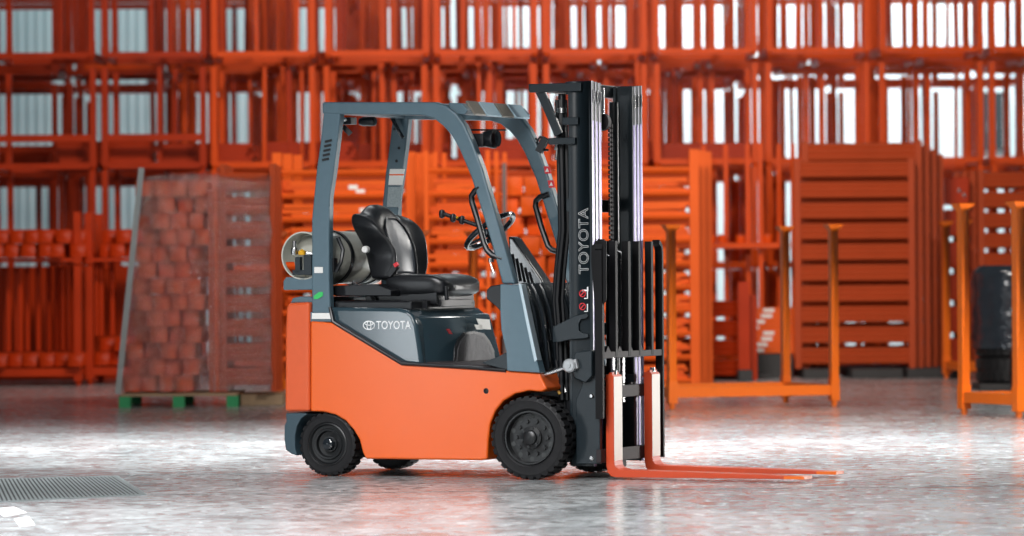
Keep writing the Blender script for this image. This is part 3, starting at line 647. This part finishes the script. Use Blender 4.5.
# ================================================================== BACKGROUND
# -- stacking racks: base frame, four posts with flared cups
def rack_proto(name, W, D, H, pw, m, cup=True, bz=.10, bh=.085):
    root = empty(name)
    b = MB(); h = pw/2
    for y in (-D/2, D/2): b.beam((-W/2+h,y,bz+bh/2),(W/2-h,y,bz+bh/2),pw*.9,bh)
    for x in (-W/2, W/2): b.beam((x,-D/2+h,bz+bh/2),(x,D/2-h,bz+bh/2),pw*.9,bh)
    b.obj('base_frame', m, root, 0)
    pm = MB(); pm.box((-h,-h,.07),(h,h,H-.06 if cup else H))
    if cup:
        pm.prism([(-h,-h),(h,-h),(h,h),(-h,h)], H-.06, H, lambda a, b_, t: (a, b_, t), taper=[(-h*2.1,-h*2.1),(h*2.1,-h*2.1),(h*2.1,h*2.1),(-h*2.1,h*2.1)])
    pm.box((-h*1.15,-h*1.15,.05),(h*1.15,h*1.15,.24)); pm.lathe([(.001,0),(h*.5,0),(h*.8,.02),(h*.8,.06),(.001,.06)],(0,0,0),'z',12)
    me = None
    for sx, sy in ((-1,-1),(1,-1),(1,1),(-1,1)):
        if me is None: o = pm.obj('post', m, root, .0); me = o.data
        else: o = bpy.data.objects.new('post', me); COL.objects.link(o); o.parent = root
        o.location = (sx*W/2, sy*D/2, 0)
    return root
# near new orange racks
r1 = rack_proto('stacking_rack', 1.47, 1.1, 1.55, .066, m_new)
p1 = G(672,409.5); ang = math.atan2(.309,.951); A = Vector((math.cos(ang),math.sin(ang),0)); B = Vector((-math.sin(ang),math.cos(ang),0))
c = p1 + A*.735 + B*.55; r1.location = (c.x, c.y, 0); r1.rotation_euler = (0,0,ang)
tag(r1, 'empty bright orange stacking rack on the floor just right of the forklift mast', 'rack', 'bright orange racks in front')
rr = rack_proto('stacking_rack', 1.4, .80, 1.68, .070, m_new)
q1 = G(963,415); q2 = G(1019,418); d = (q1-q2); d.z = 0; d.normalize(); A2 = Vector((d.y,-d.x,0)); 
if A2.x < 0: A2 = -A2
c = q2 + d*.40 + A2*.70; rr.location = (c.x,c.y,0); rr.rotation_euler = (0,0,math.atan2(A2.y,A2.x))
tag(rr, 'bright orange stacking rack at the right edge, nearest in front of the black tyres', 'rack', 'bright orange racks in front')
r3 = copytree(r1, (0,0,0), R(-25)); c = at(425,300,37.0); r3.location = (c.x-.45, 36.9, 0)
tag(r3, 'bright orange stacking rack seen through the cab behind the seat', 'rack', 'bright orange racks in front')
r4 = copytree(rr, (0,0,0), R(8)); c = at(980,300,42.3); r4.location = (c.x+.42, 42.3, 0)
tag(r4, 'orange rack standing behind the stacked black tyres at the right', 'rack', 'bright orange racks in front')

# -- hall racks, five rows deep, five tiers high
TIERS = 5; TH_ = 1.28; ZT = [0, 1.19, 2.38, 3.66, 4.82]; RW, RD = 1.13, 1.25
hp_ = rack_proto('warehouse_rack', RW, RD, TH_, .068, m_rack, cup=False, bz=.02, bh=.075)
hp2 = rack_proto('warehouse_rack', RW, RD, TH_, .068, m_rackd, cup=False, bz=.02, bh=.075)
mid_me = MB().box((-RW/2+.03,-RD/2-.03,.36),(RW/2-.03,-RD/2+.03,.45)).mesh('mid_rail', m_rackd)
tn = ['floor', 'second', 'third', 'fourth', 'top']; rn = ['front', 'second', 'third', 'fourth', 'rearmost']
od = ['leftmost','second','third','fourth','fifth','sixth','seventh','eighth','ninth','tenth','eleventh','twelfth','thirteenth']
first = {0: True, 1: True}
for row in range(5):
    z = 46.6+row*1.9; k = FPX/z
    ncol = 11
    gap = 1.278
    x0 = (-3-CX)/(FPX/46.0)+.06 + (0 if row == 0 else random.uniform(-.5,.1))
    if row == 0: x0 += .5-gap
    if row >= 3: x0 -= .7
    for col in range(ncol):
        jx = random.uniform(-.035,.035)
        xx = x0+col*gap+jx
        pxx = CX+xx/z*FPX
        if not (-80 < pxx < 1100): continue
        for t in range(TIERS):
            if t >= 2 and ((pxx < 215 and row in (1, 3)) or (pxx > 700 and row == 3)): continue
            if t == 4 and row < 3: continue
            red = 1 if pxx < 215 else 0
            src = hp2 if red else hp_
            j2 = 0
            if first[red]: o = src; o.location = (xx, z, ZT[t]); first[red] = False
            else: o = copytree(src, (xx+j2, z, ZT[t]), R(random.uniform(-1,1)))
            if t == 2 and red and row in (0, 2, 4):
                q = bpy.data.objects.new('mid_rail', mid_me); COL.objects.link(q); q.parent = o
            if t != 2: o.scale = (1,1,(1.19/1.28,1.19/1.28,1,1.16/1.28,1)[t])
            tag(o, f"{'dark red' if red else 'orange'} warehouse rack, {od[col]} from the left, {tn[t]} tier, {rn[row]} row", 'rack', 'stacked warehouse racks')
# -- loose bars standing upright in the racks
bm_ = MB().box((-.022,-.022,0),(.022,.022,1.15)).mesh('upright_bar', m_rack)
bmd = MB().box((-.028,-.028,0),(.028,.028,1.12)).mesh('upright_bar', m_rackd)
for i in range(230):
    t = random.choice((2,2,3,3,3,2,3)); row = random.choice((0,1,2,3,4)); z = 46.6+row*1.9+random.uniform(-.45,.45)
    px = random.choice((random.uniform(55,95) if random.random() < .35 else random.uniform(150,215),random.uniform(200,640),random.uniform(200,640),random.uniform(200,640),random.uniform(200,640),random.uniform(640,1000)))
    if 350 < px < 400 and t == 3: px += 60
    if (px < 225 and row in (1, 3)) or (px > 680 and row == 3): continue
    o = bpy.data.objects.new('upright_bar', bmd if px < 250 or random.random() < .3 else bm_); COL.objects.link(o)
    o.location = ((px-CX)/FPX*z, z, ZT[t]+.095); o.rotation_euler = (R(random.uniform(-1,1)), R(random.uniform(-1,1)), 0)
    tag(o, 'loose orange steel bar standing upright inside the warehouse racks', 'bar', 'loose upright bars in the racks')
# -- strapped bundles of bars lying in the racks
def bundle_mesh(L, n, rows, s, m, nm='bar_bundle', ends=True):
    mb = MB()
    for r_ in range(rows):
        for k in range(n):
            y = (k-n/2)*s*1.08; z_ = r_*s*1.04; x_ = random.uniform(-.05,.05)
            mb.box((-L/2+x_,y,z_),(L/2+x_,y+s,z_+s))
    return mb.mesh(nm, m)
bms = [bundle_mesh(1.05, 6, 4, .07, m_rackd), bundle_mesh(1.0, 6, 3, .08, m_rack), bundle_mesh(1.05, 5, 4, .075, m_rackd)]
for t, lo, hi in ((2,0,740),(3,0,760)):
    for row in (0,1,2,3,4):
        z = 46.6+row*1.9; px = lo+40*random.random()
        while px < hi:
            if (px < 215 and row in (1, 3)) or (px > 690 and row == 3): px += 100; continue
            if random.random() < (.75 if t == 2 else .6 if row else 0):
                o = bpy.data.objects.new('bar_bundle', random.choice(bms)); COL.objects.link(o); o.location = ((px-CX)/FPX*z, z, ZT[t]+.096)
                o.scale = (1,1,random.uniform(.5,.95)*(1 if t == 2 else .6)); tag(o, f'bundle of orange steel bars lying in the {tn[t]} tier of the warehouse racks', 'bar bundle', f'bar bundles in the {tn[t]} tier')
            px += 100
# -- frames with close rungs (dismantled rack panels standing on end)
def frame_proto(name, W, H, n, pitch, rh, pw, m, z0=.05, ribs=3, D=.10):
    root = empty(name)
    for sx in (-1,1):
        mb = MB().box((sx*W/2-pw/2,-D*.75,.0),(sx*W/2+pw/2,D*.5,H+.06)); 
        mb.prism([(-pw/2,0),(pw/2,0),(pw/2,0.001),(-pw/2,0.001)], 0, .001)
        mb.obj('post', m, root)
    for i in range(n):
        z = z0+i*pitch; mb = MB()
        rr_ = rh/ribs; pf = []
        for k in range(ribs): pf += [(-D*.30,z+k*rr_),(-D*.48,z+(k+.55)*rr_),(-D*.48,z+(k+.8)*rr_)]
        pf += [(-D*.30,z+rh),(D*.3,z+rh),(D*.3,z)]
        mb.prism(pf, -W/2+pw/2, W/2-pw/2, lambda a, b, t: (t, a, b))
        mb.obj('rung', m, root)
    return root
fm = frame_proto('rung_frame', 1.24, 2.22, 10, .226, .172, .07, m_stackr)
c = at(858,376,43.4); 
ords = ['frontmost','second','third','fourth','rearmost']
for i in range(5):
    o = fm if i == 0 else copytree(fm, (0,0,0))
    o.location = (c.x-.03+i*.10, 43.4+i*.2, 0.10); o.rotation_euler = (0,0,R(-2))
    o.scale = (1, 1, (1.0, 1.09, 1.07, 1.05, 1.03)[i])
    tag(o, f'brick orange steel rung frame in the tall standing stack right of the middle, {ords[i]}', 'frame', 'brick orange rung frames')
# small plinth under the stack
o = MB().box((c.x-.62,43.0,0),(c.x-.3,44.5,.1)).box((c.x-.1,43.0,0),(c.x+.45,44.5,.1)).box((c.x+.5,43.0,.0),(c.x+1.1,44.5,.1)).obj('dark_pallet', m_dark, None, .01)
tag(o, 'low dark pallet under the brick orange rung frames', 'pallet')
# right edge stack
for i in range(4):
    c2 = at(1056,380,42.9); o = copytree(fm, (c2.x+.02-i*.06, 44.6+i*.28, 0.0), R(0)); 
    for ch_ in o.children: pass
    tag(o, f'orange rung frame in the stack at the right edge of the hall, {ords[i]}', 'frame', 'rung frames at the right edge')
# -- bar-filled frames: left of cab, through cab, right of mast
fo = frame_proto('beam_frame', 1.22, 2.33, 10, .238, .055, .085, m_stack, z0=.02, ribs=1, D=.12)
barm = MB().box((-.5,-.02,-.02),(.5,.02,.02)).mesh('loose_bar', m_stack); barm2 = MB().box((-.5,-.022,-.022),(.5,.022,.022)).mesh('loose_bar', m_end)
tagm = MB().box((-.045,-.024,-.022),(.045,-.0215,.022)).mesh('paper_tag', m_tag)
def filled(cxpx, Y, Wd, depthn, lab, cat_l, tags=0, rz=0, white=False):
    c = at(cxpx,300,Y); ux, uy = math.cos(rz), math.sin(rz)
    for i in range(depthn):
        o = fo if (filled.first) else copytree(fo, (0,0,0)); filled.first = False
        o.location = (c.x+i*.085, Y+i*.40, .01); o.rotation_euler = (0,0,rz); o.scale = (Wd/1.22,1,1)
        tag(o, f'{lab}, {ords[i]}', 'frame', cat_l)
    for s in range(9):
        for k in range(6):
            z = .02+s*.238+.055+.023+(k//2)*.044
            b = bpy.data.objects.new('loose_bar', barm if random.random() < .7 else barm2); COL.objects.link(b)
            L = (Wd-.12)*random.uniform(.86,1.0); b.scale = (L,1,1)
            b.location = (c.x+random.uniform(-.05,.04), Y-.015+(k % 2)*.046, z); b.rotation_euler = (0, R(random.uniform(-1.6,1.6)), rz)
            tag(b, f'loose orange bar lying in the {lab}', 'bar', 'loose bars in '+cat_l)
            if white and s > 3 and random.random() < .75:
                tg = bpy.data.objects.new('paper_tag', tagm); COL.objects.link(tg); tg.parent = b
                tg.location = (random.uniform(.0,.30), 0, 0); tg.scale = (1/L,1,1); tg['label'] = 'white paper tag'
filled.first = True
filled(345, 40.6, 1.36, 3, 'orange beam frame behind the gas tank', 'beam frames behind the gas tank', white=True)
filled(458, 40.2, .62, 3, 'orange beam frame seen through the cab', 'beam frames through the cab')
filled(628, 40.4, 1.35, 3, 'orange beam frame just right of the mast', 'beam frames right of the mast')
# -- stacked box beams end-on
def endmesh(s, L, m):
    mb = MB(); h = s/2*.95
    mb.box((-h,0,-h),(h,L,h)); mb.prism([(-h,-h),(h,-h),(h,h),(-h,h)], 0, -.03, lambda a, b, t: (a, t, b), taper=[(-h*.25,-h*.25),(h*.25,-h*.25),(h*.25,h*.25),(-h*.25,h*.25)])
    return mb.mesh('box_beam', m)
def endstack(x0, Y, cols, rows, s, z0, m, lab, grp, shift=None, L=1.0, jit=.02, nm='box_beam'):
    me = endmesh(s, L, m)
    for r_ in range(rows):
        for k in range(cols):
            o = bpy.data.objects.new(nm, me); COL.objects.link(o)
            sh = (shift(r_) if shift else 0)+(s*.33 if r_ % 2 else 0)
            o.location = (x0+k*s*1.08+sh+random.uniform(-jit,jit), Y+random.uniform(-.12,.12), z0+s/2+r_*s*1.01); o.rotation_euler = (0, R(random.uniform(-2.5,2.5)), 0)
            tag(o, lab, 'beam', grp)
for i, (px, w_) in enumerate(((350,'behind the gas tank'),(455,'behind the seat'),(560,'behind the dashboard'),(640,'just right of the mast'))):
    o = copytree(fm, (X(px,42.6),42.6+.4*(i % 2),.0), 0); tag(o, f'brick orange rung frame at the back of the stacks {w_}', 'frame', 'rung frames behind the beam frames')
c = at(499,300,41.5); endstack(c.x+.1, 41.5, 4, 10, .205, .1, m_stack, 'thick square orange beam end in the pile seen through the front of the cab', 'square beams behind the dashboard')
for k in range(2):
    o = MB().box((c.x-.05,41.6+k*.7,0),(c.x+.85,41.8+k*.7,.1)).obj('bearer', m_dark); tag(o, 'dark bearer under the square beam pile behind the dashboard', 'bearer', 'bearers behind the cab')
# C wrapped stack on green pallet
Yc = 35.2; kx = FPX/Yc
pz = .13
mb = empty('pallet', (X(180,Yc),Yc+.3,0)); tag(mb, 'wooden pallet with green painted blocks under the film wrapped orange stack', 'pallet')
pd = MB(); wd_ = X(236,Yc)-X(120,Yc)
for k in range(5): pd.box((-wd_/2,-.55+k*.26,.095),(wd_/2,-.42+k*.26,.12))
pd.obj('deck_board', m_wood, mb, .003)
for x in (-wd_/2+.04, 0, wd_/2-.04):
    for y in (-.5,.5): MB().box((x-.05,y-.05,0),(x+.05,y+.05,.094)).obj('block', m_pgreen, mb)
o = MB().box((X(239,Yc),Yc+.05,0),(X(282,Yc),Yc+.9,.10)).obj('pallet', m_wood, None, .01); tag(o, 'plain wooden pallet at the foot of the counterweight side of the wrapped stack', 'pallet')
rows = 13
endstack(X(148,Yc)+.0, Yc-.1, 4, rows, .142, pz, m_end, 'square orange beam end in the film wrapped stack on the green pallet', 'film wrapped square beams', shift=lambda r_: -.12*(1-min(1, r_/9))-.02, jit=.008)
wf = frame_proto('rung_frame', .44, 1.95, 9, .215, .15, .055, m_stackr, ribs=2, z0=.06)
for i in range(3):
    o = wf if i == 0 else copytree(wf, (0,0,0)); o.location = (X(249,Yc)-.0, Yc-.05+i*.4, .125)
    tag(o, f'narrow orange rung frame under film beside the wrapped beam ends, {ords[i]}', 'frame', 'narrow frames under film')
for i, px in enumerate((212,218,224.5)):
    o = MB().box((-.022,-.03,0),(.022,.03,1.78+.03*i)).obj('upright_post', m_end if i % 2 else m_stackr, None, loc=(X(px,Yc),Yc-.12+i*.05,.125)); tag(o, ('left','middle','right')[i]+' of three orange posts standing beside the film wrapped beam ends', 'post', 'posts in the wrapped stack')
def film():
    mb = MB(); rows_ = []
    for i in range(25):
        t = i/24; z = .14+(2.02-.14)*t
        xl = X(123,Yc)+(X(149,Yc)-X(123,Yc))*t**.9-.02; xr = X(271,Yc)+.01
        ring_ = []
        base = [(xl,Yc-.26),(xr,Yc-.24),(xr,Yc+1.15),(xl,Yc+1.15)]
        segs = (26,16,10,12)
        for q in range(4):
            a, b = base[q], base[(q+1) % 4]
            for s in range(segs[q]):
                f = s/segs[q]; jx = .012*math.sin(9*t*3+f*17)+random.uniform(-.008,.008)
                ring_.append((a[0]+(b[0]-a[0])*f+jx, a[1]+(b[1]-a[1])*f+jx, z+(.0 if i < 24 else 0)+.03*math.sin(f*5)*(i/24)))
        rows_.append(ring_)
    V = mb.grid(rows_, closed=True)
    cc = mb.bm.verts.new((X(210,Yc),Yc+.4,2.06))
    for j in range(len(V[-1])): mb.bm.faces.new([V[-1][j], V[-1][(j+1) % len(V[-1])], cc])
    o = mb.obj('stretch_film', m_film, ang=60); tag(o, 'clear plastic stretch film wrapped around the orange stack left of the forklift', 'plastic film')
film()
o = MB().beam((X(124,Yc)-.03,Yc-.31,.12),(X(149,Yc)-.03,Yc-.31,2.1),.05,.02,up=(0,1,0)).obj('corner_board', mat('grey_cardboard', (.30,.32,.32), .5))
tag(o, 'slanting grey corner board along the left edge of the wrapped stack', 'corner board')
# B left floor racks filled with beam ends and upright pipes
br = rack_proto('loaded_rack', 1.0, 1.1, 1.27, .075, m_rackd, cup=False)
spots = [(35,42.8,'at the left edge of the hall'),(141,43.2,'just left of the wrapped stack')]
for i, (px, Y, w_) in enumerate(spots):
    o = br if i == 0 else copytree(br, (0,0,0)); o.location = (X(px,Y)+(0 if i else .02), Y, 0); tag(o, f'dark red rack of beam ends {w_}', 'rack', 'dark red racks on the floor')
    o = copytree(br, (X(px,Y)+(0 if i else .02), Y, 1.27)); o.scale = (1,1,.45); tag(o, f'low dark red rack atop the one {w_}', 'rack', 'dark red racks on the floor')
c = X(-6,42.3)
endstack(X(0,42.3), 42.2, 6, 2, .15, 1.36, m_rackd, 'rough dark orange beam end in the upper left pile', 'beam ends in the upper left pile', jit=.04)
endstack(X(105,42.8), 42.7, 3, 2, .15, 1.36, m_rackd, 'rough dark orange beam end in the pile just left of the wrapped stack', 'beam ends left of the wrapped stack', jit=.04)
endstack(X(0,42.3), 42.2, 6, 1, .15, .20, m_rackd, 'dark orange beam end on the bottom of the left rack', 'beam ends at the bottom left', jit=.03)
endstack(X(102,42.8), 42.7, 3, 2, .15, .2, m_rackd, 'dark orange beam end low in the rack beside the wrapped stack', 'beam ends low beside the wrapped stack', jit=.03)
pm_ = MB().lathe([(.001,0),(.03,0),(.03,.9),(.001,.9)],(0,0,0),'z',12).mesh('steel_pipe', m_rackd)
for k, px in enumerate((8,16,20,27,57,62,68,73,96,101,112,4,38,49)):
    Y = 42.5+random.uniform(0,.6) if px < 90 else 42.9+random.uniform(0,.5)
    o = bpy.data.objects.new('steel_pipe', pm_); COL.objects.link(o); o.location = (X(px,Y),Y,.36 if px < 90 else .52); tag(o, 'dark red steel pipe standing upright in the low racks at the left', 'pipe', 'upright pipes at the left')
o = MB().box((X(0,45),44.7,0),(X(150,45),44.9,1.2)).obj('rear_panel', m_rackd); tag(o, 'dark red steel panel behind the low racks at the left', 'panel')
# F recess between the stacks: low rack, bars and shelf
lowf = frame_proto('rung_frame', .60, .85, 4, .21, .17, .09, m_rackd, z0=.05)
lowf.location = (X(724,42.6), 42.6, 0); tag(lowf, 'low dark red rung frame between the two tall stacks right of the mast', 'frame')
o = MB().beam((X(745,42),42.3,.03),(X(745,42)+.001,42.3,1.05),.12,.08).obj('upright_post', m_rackd); tag(o, 'short dark red post right beside the low rung frame', 'post')
sh = empty('shelf_rack', (X(742,45),44.8,0)); tag(sh, 'orange rack with cluttered shelf between the two tall stacks', 'rack')
mb_ = MB().box((-.62,-.5,1.42),(.5,.5,1.48)); mb_.obj('shelf', m_rack, sh)
for x_ in (-.42,-.18,.06,.18,.42,.58):
    y_ = random.uniform(-.45,.3); MB().box((x_-.025,y_-.025,0),(x_+.025,y_+.025,2.6)).obj('post', m_rack, sh)
MB().box((-.62,-.52,.45),(.6,-.45,.53)).obj('shelf_rail', m_rack, sh)
for k in range(8):
    a = random.uniform(-.5,.4); o = MB().lathe([(.001,0),(.05,0),(.06,.03),(.05,.09),(.001,.1)],(0,0,0),'z',10).obj('steel_cup', m_rack, loc=(X(742,45)+a,44.45+random.uniform(0,.4),1.483)); tag(o, 'small orange steel cup piece lying on the cluttered shelf', 'cup', 'steel cups on the shelf')
st_ = 0
for k in range(8):
    o = MB().box((-.3,-.03,-.03),(.3,.03,.03)).obj('short_beam', m_stack, loc=(X(770,43.6)+random.uniform(-.03,.03),43.5+.04*k,.30+.062*(k))); 
    tg = MB().box((-.06,-.034,-.02),(.06,-.031,.02)).obj('paper_tag', m_tag, o, loc=(-.16+.05*(k % 4),0,0)); tag(o, 'short orange beam with a white paper tag in the low pile between the stacks', 'beam', 'tagged short beams')
o = MB().box((X(740,43.6),43.3,0),(X(790,43.6),43.9,.26)).obj('bearer', m_dark); tag(o, 'dark bearer under the tagged short beams', 'bearer')
for k, (a, b, y, zz) in enumerate(((706,770,43.0,.06),(738,752,42.0,.12),(790,960,45.6,.07))):
    o = MB().box((X(a,y),y,0),(X(b,y),y+.35,zz)).obj('floor_skid', m_dark, None, .01); tag(o, ('long dark skid on the floor below the low rung frame','small dark block on the floor between the stacks','long dark skid behind the brick orange rung frames')[k], 'skid')
# H dark boxes with bolts right of the brick stack
for k in range(6):
    Y = 44.6; o = MB().box((X(945,Y),Y,.1+k*.36),(X(970,Y),Y+.5,.1+k*.36+.30)).obj('steel_crate', m_rackd, None, .01); tag(o, f'dark red crate right of the brick orange stack, {od[k] if k else "lowest"} from the floor', 'crate', 'crates in the right gap')
    for j in range(2):
        MB().lathe([(.022,0),(.001,-.01)],(X(960+j*5,Y),Y-.002,.25+k*.36-.05*j),'y',10).obj('bolt', m_steel, o)
o = MB().box((X(945,44.6),44.6,0),(X(970,44.6),45.1,.1)).obj('bearer', m_dark); tag(o, 'dark bearer under the steel crates at the right', 'bearer')
# J tyres
def tyre(name, r, wd, loc, lab, flat=True, grp=None):
    mb = MB(); mb.lathe([(r*.55,-wd*.4),(r*.62,-wd*.5),(r*.9,-wd*.5),(r*.97,-wd*.35),(r*.97,wd*.35),(r*.9,wd*.5),(r*.62,wd*.5),(r*.55,wd*.4),(r*.55,-wd*.4)],(0,0,0),'z' if flat else 'x',40)
    N = 28
    for k in range(N):
        for sd in (-1,1):
            a = 2*math.pi*(k+.25*sd)/N; w_ = 2*math.pi/N*.33
            pts = []
            for rr_, aa, t in ((r*.95,a-w_,sd*.02),(r*.95,a+w_,sd*.02),(r*.93,a+w_,sd*wd*.47),(r*.93,a-w_,sd*wd*.47),(r,a-w_*.8,sd*.02),(r,a+w_*.8,sd*.02),(r*.99,a+w_*.8,sd*wd*.42),(r*.99,a-w_*.8,sd*wd*.42)):
                x, y = rr_*math.cos(aa), rr_*math.sin(aa); pts.append(mb.bm.verts.new((x,y,t) if flat else (t,x,y)))
            for f in ((0,3,2,1),(4,5,6,7),(0,1,5,4),(1,2,6,5),(2,3,7,6),(3,0,4,7)): mb.bm.faces.new([pts[i] for i in f])
    o = mb.obj(name, m_rub, None, ang=28, loc=loc); tag(o, lab, 'tyre', grp); return o
Yt = 38.5
for k in range(4): tyre('tyre', .36, .245, (X(1012,Yt),Yt,.19+k*.25), f'black tyre lying flat in the stack behind the right rack, {("lowest","second from the floor","third from the floor","topmost")[k]}', True, 'stacked black tyres')
o = MB().box((X(975,Yt),Yt-.35,0),(X(1050,Yt),Yt+.35,.065)).obj('pallet', m_dark, None, .01); tag(o, 'dark pallet under the stacked black tyres', 'pallet')
tyre('tyre', .235, .17, (X(1021,36.5),36.5,.235), 'single black tyre standing upright on the floor at the right edge', False)
mb = MB(); rw = []
for i in range(16):
    t = i/15; z = .40+.80*t; rw.append([((.385+random.uniform(-.012,.014))*math.cos(2*math.pi*k/40)*(1 if t < .95 else .8)+X(1012,Yt), (.385+random.uniform(-.012,.014))*math.sin(2*math.pi*k/40)*(1 if t < .95 else .8)+Yt, z) for k in range(40)])
mb.grid(rw, closed=True); 
m_bfilm = mat('black_stretch_film', (.02, .026, .034), .12, var=.3, scale=9, bump=1.0, bscale=11)
o = mb.obj('black_film', m_bfilm, ang=80); tag(o, 'shiny black film wrapped round the upper tyres of the stack', 'plastic film')
# K dark sign on the back wall
sg = empty('wall_sign', (X(990,61.9),61.93,0)); tag(sg, 'dark rectangular sign with pale marks on the white back wall, upper right', 'sign')
z1 = at(990,92,61.9).z; z0 = at(990,150,61.9).z
MB().box((-.25,0,z0),(.28,.04,z1)).obj('panel', m_sign, sg)
mk = MB()
for k in range(6): mk.box((-.20,-.01,z0+.12+k*.12),(-.13,0,z0+.19+k*.12))
for k in range(9): mk.box((.22,-.01,z0+.05+k*.09),(.26,0,z0+.09+k*.09))
mk.box((-.02,-.01,z0+.3),(.10,0,z0+.42)); mk.obj('pale_marks', m_tag, sg)
# M grey pole in the pile
o = MB().box((X(503,40.2),40.2,0),(X(507,40.2),40.24,at(505,163,40.2).z)).obj('grey_pole', m_bark); tag(o, 'dark grey pole standing between the frames behind the steering wheel', 'pole')
# ================================================================== FLOOR DETAILS
gA = G(-60,481); gB = G(116,476.5); gC = G(145,495); gD = G(-60,505)
gr = empty('drain_grate', (0,0,0)); tag(gr, 'galvanised drain grate set flush in the floor at the lower left', 'grate')
def quad(mb, pts, z0, z1):
    a = [mb.bm.verts.new((p.x,p.y,z0)) for p in pts]; b = [mb.bm.verts.new((p.x,p.y,z1)) for p in pts]
    mb.bm.faces.new(a); mb.bm.faces.new(b[::-1])
    for i in range(4): mb.bm.faces.new([a[i],b[i],b[(i+1) % 4],a[(i+1) % 4]])
    return mb
quad(MB(), (gA,gB,gC,gD), -.001, .0015).obj('pit', m_pit, gr)
sl = MB(); NB = 46
for k in range(NB):
    f0, f1 = k/NB, (k+.5)/NB; off = -.012
    quad(sl, (gA.lerp(gB,f0), gA.lerp(gB,f1), gD.lerp(gC,f1), gD.lerp(gC,f0)), .0015, .004)
sl.obj('grate_slats', m_grate, gr)
fr = MB()
for a, b in ((gA,gB),(gB,gC),(gC,gD)): fr.beam((a.x,a.y,.003),(b.x,b.y,.003),.02,.005)
fr.obj('grate_frame', m_grate, gr)
for k, (a, b) in enumerate((((116,476),(300,473)),((150,495),(1100,485)))):
    p, q = G(*a), G(*b); o = MB().beam((p.x,p.y,.0006),(q.x,q.y,.0006),.006,.0018).obj(f'trim_{k+1}', m_pit); o['kind'] = 'structure'
for k, pts in enumerate((((-6,509),(14,507),(27,513),(4,517)),((14,519),(29,517),(35,525),(20,527)))):  # flat white patches on the floor
    o = quad(MB(), [G(*p) for p in pts], 0.0005, .002).obj('white_mark', m_fmark); tag(o, ('white mark on the floor right below the drain grate','lower white mark on the floor near the bottom left corner')[k], 'floor mark', 'white floor marks')
